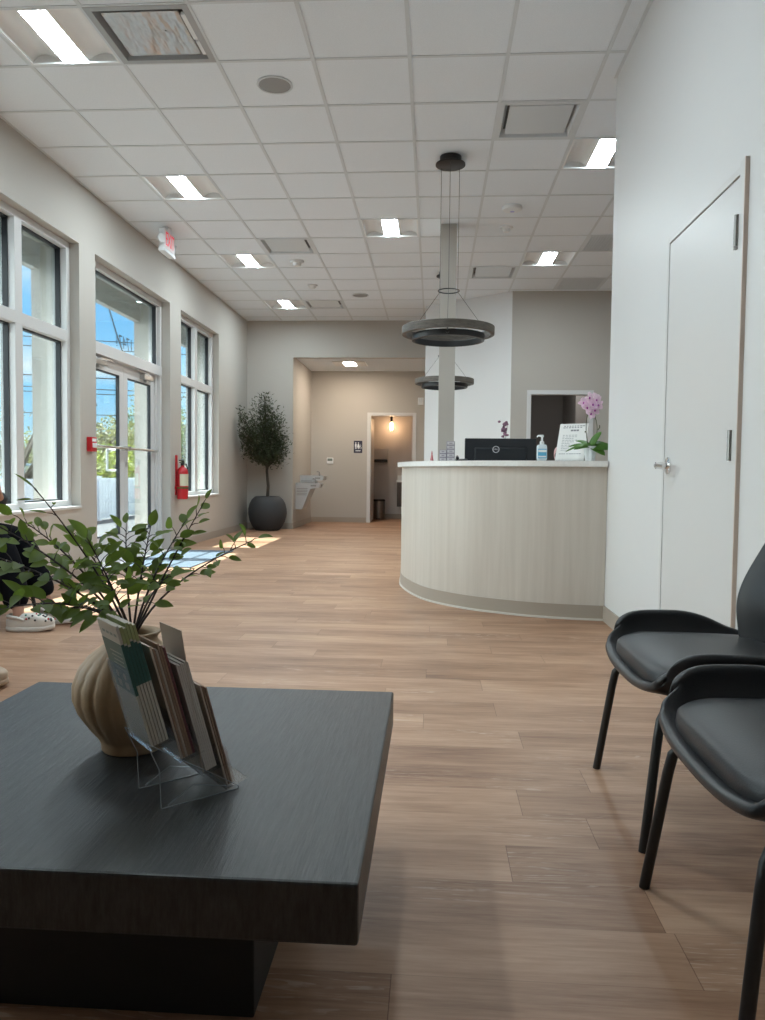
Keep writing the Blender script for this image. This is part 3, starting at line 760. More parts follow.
# ------------------------------------------------------------------ leaves and plants
def leaf(mb, base, d, n, L_, w, curl=.25, segs=5, blunt=1.0):
    d = Vector(d).normalized(); n = Vector(n); n = (n - d * n.dot(d))
    n = n.normalized() if n.length > 1e-4 else d.orthogonal().normalized()
    s = d.cross(n); base = Vector(base); rows = []
    for i in range(segs + 1):
        t = i / segs
        ww = (w * .5 * (math.sin(PI * min(1, t ** .75)) ** .5 if blunt == 2 else (t ** .7 * (1 - t) ** .95) / .385)) if 0 < i < segs else 0
        c = base + d * (L_ * t) - n * (curl * L_ * t * t)
        if ww == 0: rows.append([mb.b.verts.new(c)])
        else: rows.append([mb.b.verts.new(c - s * ww + n * ww * .28), mb.b.verts.new(c), mb.b.verts.new(c + s * ww + n * ww * .28)])
    for a, b_ in zip(rows, rows[1:]):
        if len(a) == 1:
            mb.b.faces.new((a[0], b_[0], b_[1])); mb.b.faces.new((a[0], b_[1], b_[2]))
        elif len(b_) == 1:
            mb.b.faces.new((a[0], b_[0], a[1])); mb.b.faces.new((a[1], b_[0], a[2]))
        else:
            mb.b.faces.new((a[0], b_[0], b_[1], a[1])); mb.b.faces.new((a[1], b_[1], b_[2], a[2]))
def leaf_mat(name, c, sc=8, tl=.35, rough=.5):
    M = mat(name, c, rough, spec=.25, vary=((sc, sc, sc), .35, 3))
    t = M.node_tree; b_ = t.nodes['Principled BSDF']; o = t.nodes['Material Output']
    td = t.nodes.new('ShaderNodeBsdfTranslucent'); td.inputs[0].default_value = (min(1, c[0] * 1.8), min(1, c[1] * 1.9), c[2] * 1.1, 1)
    mi = t.nodes.new('ShaderNodeMixShader'); mi.inputs[0].default_value = tl
    t.links.new(b_.outputs[0], mi.inputs[1]); t.links.new(td.outputs[0], mi.inputs[2]); t.links.new(mi.outputs[0], o.inputs[0])
    return M
m_leaf = leaf_mat('branch_leaf_green', (.115, .165, .038, 1), 9, .34, .6)
m_stem = mat('dark_stem', (.035, .022, .018, 1), .6)
# orchid
t = thing('potted_orchid', 'pink orchid in a white pot at the right end of the counter', 'orchid', (1.078, 5.40, TOP))
m_petal = leaf_mat('orchid_petal', (.70, .46, .72, 1), 20, .4)
m_oleaf = leaf_mat('orchid_leaf', (.07, .17, .025, 1), 6, .1, .35)
MB().lathe([(.001, 0), (.030, 0), (.033, .004), (.044, .10), (.046, .104), (.041, .104), (.038, .09), (.001, .088)], 32).build('pot', m_plastic, t, smooth=True)
ol = MB()
for (d, n, L_, w, c) in (((.5, -.2, .9), (-.8, -.6, .4), .125, .062, .1), ((.55, -.45, -.25), (.4, -.9, .5), .115, .07, .25), ((.45, -.35, .15), (.1, -.9, .5), .13, .07, .9),
                         ((-1, -.1, .35), (.2, -.5, .8), .14, .035, .45), ((-.8, -.4, .3), (0, -.5, .9), .15, .03, .7), ((-.5, .3, .5), (0, -.6, .6), .12, .035, .5), ((-.35, -.5, .15), (0, -.8, .5), .11, .032, .8)):
    leaf(ol, (0, -.01, .10), d, n, L_, w, c, 9, 2)
lo = ol.build('leaf_rosette', m_oleaf, t, smooth='all', fix=False); sm_ = lo.modifiers.new('thick', 'SOLIDIFY'); sm_.thickness = .002
MB().tube(bez((-.01, 0, .10), (-.05, 0, .22), (-.015, 0, .36), 10), .0028, 7).build('flower_stem', mat('orchid_stem', (.06, .07, .03, 1), .5), t, smooth=True)
MB().tube(bez((.01, 0, .10), (.085, .01, .22), (.0, 0, .37), 10), .0028, 7).tube([(.05, .005, .215), (.062, .005, .235), (.06, .005, .25)], .004, 6).tube([(-.03, 0, .2), (-.04, 0, .205)], .005, 6).build('flower_stem', mat('orchid_stem', (.06, .07, .03, 1), .5), t, smooth=True)
rng = random.Random(3)
for (fx, fz, fy) in ((-.055, .40, -.02), (-.02, .435, -.03), (.03, .42, -.02), (.05, .385, 0), (0, .385, -.05), (-.035, .365, -.03), (.02, .35, -.02), (-.005, .325, -.01), (.035, .44, .03)):
    fm = MB(); tilt = Vector((rng.uniform(-.5, .5), -1, rng.uniform(-.2, .4))).normalized()
    uu = tilt.cross(Vector((0, 0, 1))).normalized(); vv = uu.cross(tilt)
    for k in range(5):
        a = 2 * PI * k / 5 + rng.uniform(-.2, .2)
        leaf(fm, (fx, fy, fz), uu * math.cos(a) + vv * math.sin(a) + tilt * .25, tilt, .040, .036 if k % 2 else .028, .2, 5, 2)
    fo = fm.build('blossom', m_petal, t, smooth='all', fix=False)
    MB().sup((fx + tilt.x * .006, fy + tilt.y * .006, fz + tilt.z * .006 - .003), (.006, .006, .009), 1, 1, 10, 6).build('blossom_lip', mat('orchid_lip', (.40, .06, .36, 1), .5), fo, smooth=True)
# flower sprig behind the monitor
t = thing('flower_sprig', 'small mauve flower sprig in a vase showing above the monitor', 'flower', (.560, 6.18, DESK))
MB().lathe([(.001, 0), (.03, 0), (.04, .06), (.025, .13), (.022, .17), (.016, .17), (.018, .12), (.001, .02)], 24).build('vase', m_plastic, t, smooth=True)
MB().tube(bez((0, 0, .1), (.01, 0, .4), (-.01, 0, .62), 8), .0028, 6).tube(bez((0, 0, .45), (.02, 0, .55), (.022, 0, .64), 5), .002, 6).build('stem', m_stem, t, smooth=True)
fm = MB()
for k in range(24):
    z = rng.uniform(.49, .645); fm.sup((rng.gauss(0, .016) + (z - .49) * .1, rng.gauss(0, .014), z), (.012, .012, .010), 1, 1, 10, 6)
fm.build('blossoms', mat('mauve_petal', (.26, .13, .20, 1), .6), t, smooth='all', fix=False)

# olive tree
t = thing('potted_olive_tree', 'small olive tree in a round charcoal pot in the back left corner', 'potted tree', (-2.79, 12.85, 0))
m_pot = mat('charcoal_pot', (.040, .042, .045, 1), .75, bump=(60, .2, .003))
MB().lathe([(.001, 0), (.19, 0), (.205, .01), (.255, .07), (.30, .16), (.325, .28), (.322, .36), (.30, .45), (.262, .52), (.215, .565), (.20, .572), (.19, .565), (.19, .53), (.001, .53)], 56).build('pot', m_pot, t, smooth=True)
m_bark = mat('olive_bark', (.07, .058, .045, 1), .85, bump=(60, .6, .01))
tk = MB(); rng = random.Random(11)
tk.tube([(0, 0, .5), (.01, 0, .75), (-.015, .01, 1.0), (0, 0, 1.1)], [.030, .024, .022, .024], 10)
tips = []
crown = [(-.30, -.55, 1.85), (-.33, -.50, 1.62), (-.32, -.62, 1.95), (-.30, -.62, 1.72), (-.33, -.40, 1.48), (-.28, -.1, 2.0), (-.16, 0, 2.12), (-.08, .05, 2.28), (.0, 0, 2.05), (.08, .05, 2.0), (.14, -.1, 1.85), (.2, .05, 1.75), (.27, 0, 1.52), (.29, -.05, 1.40), (.14, .1, 1.6), (-.05, -.15, 1.8), (-.18, -.35, 1.6), (-.28, -.45, 1.45), (-.08, -.2, 1.45), (.1, -.15, 1.42), (.03, .15, 1.75), (-.2, .1, 1.75), (-.25, -.3, 1.28), (.25, -.1, 1.26), (.0, -.25, 1.3), (.31, -.05, 1.6), (.13, -.2, 1.28), (-.12, -.2, 1.26), (-.04, -.05, 2.26), (.16, .12, 1.95)]
for c in crown:
    p1 = Vector((c[0] * .35, c[1] * .35, lerp(1.1, c[2], .45)))
    pth = bez((0, 0, 1.06), p1, c, 7)
    tk.tube(pth, [.014 * (1 - i / 8) + .003 for i in range(8)], 6); tips.append(pth)
tk.build('trunk', m_bark, t, smooth=True)
fo = MB()
for pth in tips:
    for k in range(210):
        f = rng.uniform(.38, 1.0) ** .8; i = min(6, int(f * 7)); p = pth[i].lerp(pth[i + 1], f * 7 - i)
        p = p + Vector((rng.gauss(0, .062), rng.gauss(0, .062), rng.gauss(0, .060)))
        if p.x < -.36: p.x = -.36 + rng.uniform(0, .05)
        d = Vector((rng.uniform(-1, 1), rng.uniform(-1, 1), rng.uniform(-.3, 1)))
        leaf(fo, p, d, (rng.uniform(-1, 1), rng.uniform(-1, 1), 1), rng.uniform(.045, .075), .021, .1, 3)
fo.build('foliage', leaf_mat('olive_leaf', (.050, .060, .032, 1), 6, .12, .55), t, smooth='all', fix=False)

# ------------------------------------------------------------------ wall fittings, alcove and restroom
m_lgrey = mat('light_grey_steel', (.50, .50, .50, 1), .38, metal=.5)
t = thing('drinking_fountain', 'wall-hung two level steel drinking fountain in the alcove beside the potted tree', 'drinking fountain', (-2.428, 13.44, 0))
def basin(y0, y1, dz, nm):
    b = MB().prism([(0, y0, .33 + dz), (.12, y0, .33 + dz), (.26, y0, .69 + dz), (.41, y0, .715 + dz), (.43, y0, .74 + dz), (.43, y0, .79 + dz), (0, y0, .80 + dz)], (0, y1 - y0, 0))
    o = b.build(nm, m_lgrey, t)
    g = MB()
    for k in range(5): g.box(.02, y0 - .002, .58 + dz + k * .028, .20 - k * -.004, y0 + .002, .592 + dz + k * .028)
    g.box(.27, y0 - .002, .735 + dz, .37, y0 + .002, .765 + dz)
    g.build('louver', m_dsteel, o)
    d = MB().lathe([(.001, .001), (.15, .0), (.16, .004), (.15, .008), (.10, -.002), (.001, -.006)], 28, (.22, (y0 + y1) / 2, .797 + dz)).build('bowl', m_steel, o, smooth=True)
    MB().tube([(.34, y0 + .10, .79 + dz), (.34, y0 + .10, .86 + dz), (.30, y0 + .11, .875 + dz), (.29, y0 + .115, .86 + dz)], [.016, .012, .011, .009], 10).build('bubbler', m_dsteel, o, smooth=True)
    MB().cyl((.43, y0 + .16, .755 + dz), (.445, y0 + .16, .755 + dz), .022, n=16).build('push_button', m_dsteel, o, smooth=True)
basin(.05, .50, 0, 'lower_basin'); basin(.52, .97, .13, 'upper_basin')
t = thing('thermostat', 'small white thermostat with a grey screen on the alcove wall', 'thermostat', (-2.045, YA, 1.22))
MB().box(-.065, -.028, -.06, .065, 0, .06, bev=.008).build('case', m_plastic, t)
MB().box(-.05, -.030, -.005, .05, -.027, .045).build('screen', mat('lcd_grey_green', (.16, .20, .18, 1), .3), t)
t = thing('restroom_sign', 'dark square restroom sign with white figures left of the restroom door', 'sign', (-1.49, YA, 1.50))
MB().box(-.085, -.010, -.12, .085, 0, .12, bev=.003).build('plate', mat('sign_navy', (.025, .025, .05, 1), .4), t)
g = MB()
g.lathe([(.001, 0), (.013, 0), (.013, .002), (.001, .002)], 14, (-.045, -.0125, .075), axis='y').box(-.062, -.0125, .0, -.028, -.0105, .055).box(-.058, -.0125, -.045, -.048, -.0105, .0).box(-.042, -.0125, -.045, -.032, -.0105, .0)
g.lathe([(.001, 0), (.013, 0), (.013, .002), (.001, .002)], 14, (.008, -.0125, .075), axis='y').prism([(-.006, -.0105, .055), (.022, -.0105, .055), (.036, -.0105, -.012), (-.020, -.0105, -.012)], (0, -.002, 0)).box(-.004, -.0125, -.045, .005, -.0105, -.012).box(.011, -.0125, -.045, .020, -.0105, -.012)
g.lathe([(.009, 0), (.009, .002), (.006, .002), (.006, 0)], 14, (.052, -.0125, .045), axis='y', close=True).lathe([(.022, 0), (.022, .002), (.017, .002), (.017, 0)], 20, (.050, -.0125, -.020), axis='y', close=True).box(.048, -.0125, -.01, .056, -.0105, .035)
g.box(-.05, -.0125, -.085, .05, -.0105, -.072)
g.build('pictogram', m_plastic, t)
t = thing('wall_strobe', 'small white strobe high on the alcove wall right of the restroom door', 'alarm strobe', (-.262, YA, 2.40))
MB().box(-.055, -.045, -.07, .055, 0, .07, bev=.006).build('case', m_plastic, t)
MB().box(-.03, -.065, -.02, .03, -.044, .05, bev=.008).build('strobe_lens', m_acryl, t)
t = thing('recessed_alcove_light', 'bright square ceiling light in the alcove before the restrooms', 'ceiling light', (-1.55, 14.15, 2.985))
MB().box(-.30, -.30, -.008, .30, .30, .001, bev=.003).build('frame', m_reflector, t)
MB().box(-.10, -.22, -.013, .10, .22, -.007).build('lens', mat('warm_lens', (1, 1, 1, 1), .5, emit=((1, .86, .70, 1), 90)), t)
t = thing('office_fill_light', 'dim unseen fill light added inside the grey back office', 'ceiling light', (2.05, 11.75, 2.70))  # fill lamp added out of view to lift the dark doorway
MB().box(-.30, -.30, -.012, .30, .30, 0, bev=.003).build('frame', m_reflector, t)
MB().quad((-.2, -.2, -.014), (-.2, .2, -.014), (.2, .2, -.014), (.2, -.2, -.014)).build('lens', one_sided(mat('office_fill_lens', (1, 1, 1, 1), .5, emit=((1, .95, .9, 1), 14))), t, fix=False)
# restroom
t = thing('pendant_bulb', 'warm glowing bulb on a black socket in the restroom', 'pendant bulb', (-.90, 16.45, 2.62))
MB().lathe([(.001, -.025), (.05, -.022), (.055, 0), (.001, 0)], 24).build('canopy', m_black, t, smooth=True)
MB().cyl((0, 0, -.02), (0, 0, -.40), .006, n=8).build('cord', m_black, t)
MB().lathe([(.001, -.56), (.024, -.55), (.026, -.41), (.014, -.39), (.001, -.385)], 20).build('socket', m_black, t, smooth=True)
MB().lathe([(.001, -.72), (.018, -.716), (.034, -.69), (.038, -.66), (.034, -.62), (.024, -.585), (.020, -.55), (.001, -.55)], 24).build('bulb', mat('bulb_glow', (1, .8, .6, 1), .4, emit=((1, .62, .34, 1), 45)), t, smooth=True)
t = thing('paper_towel_dispenser', 'white paper towel dispenser on the restroom wall', 'dispenser', (-1.13, 16.72, 1.22))
MB().box(-.14, -.20, .06, .14, 0, .30, bev=.015).build('cover', m_bath, t)
MB().box(-.14, -.19, .0, .14, 0, .06, bev=.008).build('dark_base', m_black, t)
t = thing('step_bin', 'stainless waste bin on the restroom floor', 'waste bin', (-1.155, 16.42, 0))
m_bin = mat('brushed_bin_steel', (.30, .29, .28, 1), .32, metal=1)
MB().lathe([(.001, 0), (.132, 0), (.135, .02), (.135, .39), (.001, .39)], 32).build('body', m_bin, t, smooth=True)
MB().lathe([(.138, .388), (.138, .415), (.12, .432), (.001, .436), (.001, .388)], 32).build('lid', m_black, t, smooth=True)
MB().box(-.04, -.17, .008, .04, -.12, .022, bev=.003).build('pedal', m_black, t)
t = thing('vanity_cabinet', 'dark wall-hung vanity with a white basin in the restroom', 'vanity', (-.30, 16.72, 0))
m_van = streak_mat('dark_vanity_wood', (.035, .025, .02, 1), (.075, .055, .042, 1), (8, 8, 60), .45)
MB().box(-.46, -.46, .28, .36, -.002, .80, bev=.004).build('case', m_van, t)
for (a, c) in ((-.455, -.055), (-.045, .355)):
    d = MB().box(a, -.478, .30, c, -.460, .70, bev=.003).build('door', m_van, t)
    MB().box(a + .12, -.49, .66, c - .12, -.478, .67).build('pull', m_black, d)
MB().box(-.47, -.48, .80, .38, -.002, .84, bev=.006).box(-.47, -.03, .84, .38, -.002, .94, bev=.004).build('basin_top', m_plastic, t)
MB().tube([(-.05, -.09, .84), (-.05, -.09, .97), (-.05, -.2, .985), (-.05, -.22, .95)], .012, 10).build('faucet', m_chrome, t, smooth=True)

# fire extinguisher on the pier between entrance and window
t = thing('fire_extinguisher', 'red fire extinguisher hung on the wall between the entrance and the far window', 'fire extinguisher', (XL + .085, 9.50, .63))
MB().lathe([(.001, .0), (.062, .0), (.068, .008), (.070, .02), (.070, .335), (.062, .37), (.040, .395), (.024, .405), (.022, .42), (.001, .42)], 32).build('cylinder', m_red, t, smooth=True)
MB().lathe([(.001, .42), (.024, .42), (.024, .45), (.001, .45)], 18).box(-.012, -.10, .452, .012, .03, .464, bev=.003).box(-.011, -.115, .478, .011, .03, .490, bev=.003).box(-.010, .005, .44, .010, .03, .49).build('valve', m_black, t, smooth=True)
MB().tube([(.0, .02, .435), (.02, .07, .44), (.03, .088, .40), (.03, .086, .2), (.03, .084, .10)], [.009, .009, .009, .009, .014], 10).build('hose', m_black, t, smooth=True)
MB().lathe([(.001, 0), (.017, 0), (.017, .012), (.001, .012)], 16, (.024, -.01, .435), axis='x').build('gauge', m_steel, t, smooth=True)
lb = MB().lathe([(.0708, .17), (.0708, .315)], 40)
lbm = MB()
pts_ = []
for z in (.16, .31):
    pass
A = [i * R(140) / 16 - R(100) for i in range(17)]
V0 = [lbm.b.verts.new((.0709 * math.cos(a), .0709 * math.sin(a), .165)) for a in A]; V1 = [lbm.b.verts.new((.0709 * math.cos(a), .0709 * math.sin(a), .315)) for a in A]
for i in range(16): lbm.b.faces.new((V0[i], V0[i + 1], V1[i + 1], V1[i]))
lb.b.free()
lbm.build('instruction_label', mat('label_cream', (.62, .58, .42, 1), .5), t, smooth=True)
MB().lathe([(.0712, .13), (.0718, .132), (.0718, .15), (.0712, .152)], 40).build('strap', mat('yellow_black_strap', (.10, .09, .02, 1), .5), t, smooth=True)
MB().box(-.085, -.03, .05, -.071, .03, .55, bev=.003).box(-.085, -.05, .12, -.06, .05, .16, bev=.003).build('wall_bracket', m_red, t)
t = thing('fire_alarm_pull_station', 'red fire alarm pull station on the wall left of the entrance', 'fire alarm', (XL, 7.06, 1.222))
MB().box(0, -.058, -.068, .048, .058, .068, bev=.005).build('body', m_red, t)
MB().box(.048, -.042, -.03, .056, .042, .012, bev=.003).build('handle', m_plastic, t)
MB().box(.048, -.045, .026, .050, .045, .055).build('lettering_plate', m_plastic, t)
# entrance mat
t = tag(MB().box(XL + .02, 7.62, 0, -2.44, 9.31, .010, bev=.003).build('door_mat', mat('blue_grey_mat', (.10, .13, .165, 1), .9, bump=(220, .8, .006), vary=((90, 90, 90), .3, 3))), 'blue grey mat on the floor inside the entrance', 'mat')

# ------------------------------------------------------------------ coffee table
TZ = .38
t = thing('coffee_table', 'low square black wood coffee table in the foreground', 'coffee table', (-.602, 1.582, 0))
m_tab = streak_mat('black_stained_wood', (.003, .003, .0035, 1), (.028, .028, .029, 1), (150, 11.0, 30), .42, .7, .55)
MB().box(-.502, -.497, TZ - .094, .502, .497, TZ, bev=.005).build('tabletop', m_tab, t)
MB().box(-.29, -.268, 0, .295, .27, TZ - .094, bev=.003).build('base', mat('black_base', (.008, .008, .008, 1), .6), t)
# ribbed vase
VC = (-.640, 1.600, TZ)
t = thing('ribbed_vase', 'tan ribbed ceramic vase holding leafy branches on the coffee table', 'vase', VC)
m_vase = mat('tan_ceramic', (.33, .215, .120, 1), .6, vary=((14, 14, 14), .12, 4), bump=(60, .25, .004))
prof = [(.001, 0), (.058, 0), (.061, .004), (.062, .018), (.068, .030), (.086, .055), (.104, .085), (.114, .115), (.114, .145), (.103, .178), (.084, .203), (.063, .220), (.052, .230), (.049, .238), (.052, .246), (.058, .252), (.052, .254), (.045, .244), (.044, .225), (.06, .20), (.07, .12), (.001, .1)]
def ribs(a, z):
    k = max(0, min(1, (z - .025) / .04)) * max(0, min(1, (.226 - z) / .03))
    return 1 + .034 * k * (abs(math.sin(a * 10)) ** .6 - .6)
MB().lathe([(a * 1.06, z) for a, z in prof], 160, mod=ribs).build('body', m_vase, t, smooth='all')
# branches
BR = [('thin_tall', (-.677, 1.50, .80), (-.727, 1.35, .950), 4, .042, 'tall thin bare stem with two slim leaves rising to the upper left of the vase'),
 ('left_up', (-.674, 1.45, .785), (-.815, 1.30, .905), 24, .046, 'leafy branch leaning up and out past the left edge of the photo'),
 ('left_mid', (-.661, 1.40, .775), (-.775, 1.20, .853), 25, .046, 'leafy branch reaching left over the black trousers'),
 ('left_low', (-.651, 1.40, .755), (-.715, 1.20, .745), 22, .046, 'lowest left leafy branch hanging over the white clogs'),
 ('left_short', (-.731, 1.55, .800), (-.830, 1.50, .875), 19, .044, 'leafy branch behind the others with a single upright leaf below the near window'),
 ('c_left', (-.689, 1.60, .752), (-.789, 1.65, .833), 19, .042, 'short leafy branch in front of the wall under the near window'),
 ('c_up', (-.656, 1.60, .764), (-.673, 1.65, .852), 19, .040, 'upright leafy branch in front of the left entrance door glass'),
 ('c_right', (-.623, 1.60, .754), (-.619, 1.65, .847), 21, .042, 'upright leafy branch in front of the right entrance door leaf'),
 ('r_up', (-.601, 1.60, .754), (-.531, 1.60, .858), 19, .042, 'leafy branch leaning right, below the fire extinguisher'),
 ('r_tip', (-.568, 1.60, .765), (-.503, 1.65, .901), 13, .036, 'tallest right branch with three leaves at its tip beneath the extinguisher'),
 ('r_long', (-.551, 1.55, .755), (-.357, 1.50, .840), 16, .036, 'longest right branch ending in front of the sunlit floor'),
 ('r_low', (-.564, 1.50, .738), (-.511, 1.45, .772), 13, .038, 'short right branch drooping over the sunlit patch by the mat'),
 ('front_low', (-.625, 1.45, .715), (-.648, 1.35, .725), 19, .042, 'short front branch drooping over the shoulder of the vase'),
 ('c_front', (-.614, 1.45, .744), (-.640, 1.40, .837), 22, .044, 'dense leafy branch in the middle of the bunch')]
rng = random.Random(21)
for (nm, mid, tip, nl, ls, lab) in BR:
    base = Vector((VC[0] + rng.uniform(-.02, .02), VC[1] + rng.uniform(-.02, .02), TZ + .10))
    mouth = Vector((VC[0] + .6 * (mid[0] - VC[0]) * .25, VC[1] + .6 * (mid[1] - VC[1]) * .2, TZ + .255))
    mid = Vector(mid); tip = Vector(tip)
    path = [base, mouth] + bez(mouth, mid, tip, 9)[1:]
    t = thing('leafy_branch', lab, 'branch', base, group='leafy branches in the ribbed vase')
    st, lv = MB(), MB()
    P = [p - base for p in path]
    st.tube(P, [.0030 - .0020 * i / (len(P) - 1) for i in range(len(P))], 7)
    n = len(P)
    for k in range(nl):
        f = lerp(.40, 1.0, (k + .5) / nl) if nm != 'thin_tall' else lerp(.82, 1.0, k / nl)
        if nm in ('r_tip', 'r_long'): f = lerp(.45, 1.0, ((k + 1) / nl) ** .8)
        q = f * (n - 1); i = min(n - 2, int(q)); p = P[i].lerp(P[i + 1], q - i); d = (P[i + 1] - P[i]).normalized()
        side = d.cross(Vector((0, 0, 1))).normalized(); a = (k % 2) * PI + rng.uniform(-.8, .8)
        o = side * math.cos(a) + d.cross(side) * math.sin(a)
        if k >= nl - 1: ld = d
        else: ld = (d * .55 + o * .95 + Vector((0, 0, .1))).normalized()
        pet = p + ld * rng.uniform(.012, .026)
        st.tube([p, p.lerp(pet, .5) + Vector((0, 0, .002)), pet], [.0011, .0009, .0007], 5)
        s = ls * rng.uniform(.70, 1.12)
        nrm = Vector((rng.uniform(-.7, .9), -.75 + rng.uniform(-.5, .5), .8))
        leaf(lv, pet, ld + Vector((rng.uniform(-.25, .25), rng.uniform(-.25, .25), rng.uniform(-.25, .2))), nrm, s, s * (.58 if nm != 'thin_tall' else .26), rng.uniform(.05, .35), 7)
    # twigs near the mouth
    st.build('stem', m_stem, t, smooth=True)
    lv.build('leaves', m_leaf, t, smooth='all', fix=False)
# brochure holder
m_edge = mat('acrylic_edge', (.55, .58, .62, 1), .2, trans=.5)
HO = (-.507, 1.344, TZ); HRZ = math.atan2(.66, .75)
t = thing('brochure_holder', 'clear tiered brochure holder in front of the ribbed vase', 'brochure holder', HO, HRZ)
for y, nm in ((-.056, 'side_plate'), (.053, 'side_plate')):
    pl_ = [(0, y, 0), (.150, y, 0), (.150, y, .006), (-.026, y, .122), (-.003, y, .07)]
    so_ = MB().prism(pl_, (0, .003, 0)).build(nm, m_acryl, t)
    e_ = MB()
    for a_, c_ in zip(pl_, pl_[1:] + pl_[:1]): e_.cyl((a_[0], y + .0015, a_[2] + .0008), (c_[0], y + .0015, c_[2] + .0008), .0009, n=6)
    e_.tube([(.012, y + .0015, .004), (.06, y + .0015, .030), (.125, y + .0015, .012)], [.0012, .0008, .0010], 6)
    e_.build('polished_edge', m_edge, so_)
LEAN = R(15.6)
TI = [(-.0155, .113), (.040, .080), (.082, .046), (.128, .010)]
lx, lz = -math.sin(LEAN), math.cos(LEAN)
for k, (x, z) in enumerate(TI):
    Mr = Matrix.Translation((x, 0, z)) @ Matrix.Rotation(-LEAN, 4, 'Y')
    hgt = (.15, .10, .10, .09)[k]
    MB().box(-.0045, -.055, -.004, -.0025, .055, hgt).xf(Mr).build('pocket_wall', m_acryl, t)
    MB().box(-.0045, -.055, -.005, .042, .055, -.0028).xf(Mr).build('pocket_floor', m_acryl, t)
MB().box(.036, -.055, -.004, .038, .055, .07).xf(Matrix.Translation((.118, 0, .012)) @ Matrix.Rotation(-LEAN, 4, 'Y') @ Matrix.Translation((-.012, 0, 0))).build('pocket_wall', m_acryl, t)
HM = Matrix.Translation(HO) @ Matrix.Rotation(HRZ, 4, 'Z')
m_cream = mat('brochure_cream', (.44, .40, .34, 1), .6); m_green = mat('brochure_green', (.018, .075, .062, 1), .5); m_olive = mat('brochure_lime', (.30, .34, .15, 1), .6)
m_brown = mat('leaflet_brown', (.30, .19, .13, 1), .6); m_tan = mat('leaflet_tan', (.44, .36, .29, 1), .6); m_wht = mat('leaflet_white', (.52, .48, .44, 1), .6); m_mar = mat('leaflet_maroon', (.13, .035, .04, 1), .55)
def place(o, k, d, lean=LEAN, dy=0):
    o.matrix_world = HM @ Matrix.Translation((TI[k][0], dy, TI[k][1])) @ Matrix.Rotation(-lean, 4, 'Y') @ Matrix.Translation((d, 0, 0))
TH = .0044
ORD = ('first', 'second', 'third', 'fourth', 'fifth', 'sixth')
for k in range(6):
    t = thing('brochure', 'green and cream brochure at the rear of the holder, back panel facing the camera' if k == 0 else ORD[k] + ' green brochure from the camera in the rear pocket', 'brochure', group='green brochures in the rear pocket')
    h_ = .228 - .004 * (k % 3)
    MB().box(0, -.050, 0, TH, .050, h_).build('pages', m_cream, t)
    MB().box(-.0004, -.0503, .115 if k else .098, TH + .0003, .0503, h_ - .034).build('cover_band', m_green, t)
    MB().box(-.0003, -.0502, h_ - .030, TH + .0002, .0502, h_ - .0005).build('top_band', m_olive if k else m_cream, t)
    if k == 0:
        b = MB()
        for i in range(4): b.box(-.0006, -.040 + i * .02, h_ - .0215, -.0002, -.026 + i * .02, h_ - .0165)
        for i in range(5): b.box(-.0008, -.038, h_ - .055 - i * .008, -.0005, .02 - 0.004 * (i % 3), h_ - .053 - i * .008)
        b.build('printed_lines', mat('faint_print', (.20, .22, .19, 1), .6), t)
        b = MB()
        for yy in (.018, -.018): b.lathe([(.001, 0), (.007, 0), (.007, .0003), (.001, .0003)], 16, (-.0008, yy, .128), axis='x').box(-.0008, yy - .009, .104, -.0005, yy + .009, .117)
        b.build('printed_icons', m_tan, t)
    place(t, 0, k * (TH + .0012))
for k in range(6):
    o = MB().box(0, -.05, 0, .0034, .05, .218 - .005 * (k % 3)).build('leaflet', (m_tan, m_brown, m_tan, m_brown, m_brown, m_mar)[k])
    tag(o, ORD[k] + ' brown edged leaflet from the vase side in the second pocket' if k < 5 else 'maroon edged leaflet at the front of the second pocket', 'leaflet', 'brown leaflets in the second pocket'); place(o, 1, k * .0046)
o = MB().box(0, -.05, 0, .0016, .05, .270, bev=0).build('tall_card', m_tan); tag(o, 'tallest pale card standing up above the white leaflets', 'card'); place(o, 2, -.001, R(9))
for k in range(6):
    o = MB().box(0, -.05, 0, .0034, .05, .212 - .003 * (k % 2)).build('leaflet', m_wht)
    tag(o, ORD[k] + ' white leaflet after the tall pale card in the third pocket', 'leaflet', 'white leaflets in the third pocket'); place(o, 2, .005 + k * .0038)
for k in range(3):
    o = MB().box(0, -.05, 0, .0030, .05, .205 - .004 * k).build('leaflet', (m_tan, m_brown, m_brown)[k])
    tag(o, ORD[k] + ' tan leaflet in the lowest, front pocket of the holder', 'leaflet', 'tan leaflets in the front pocket'); place(o, 3, .001 + k * .0046)

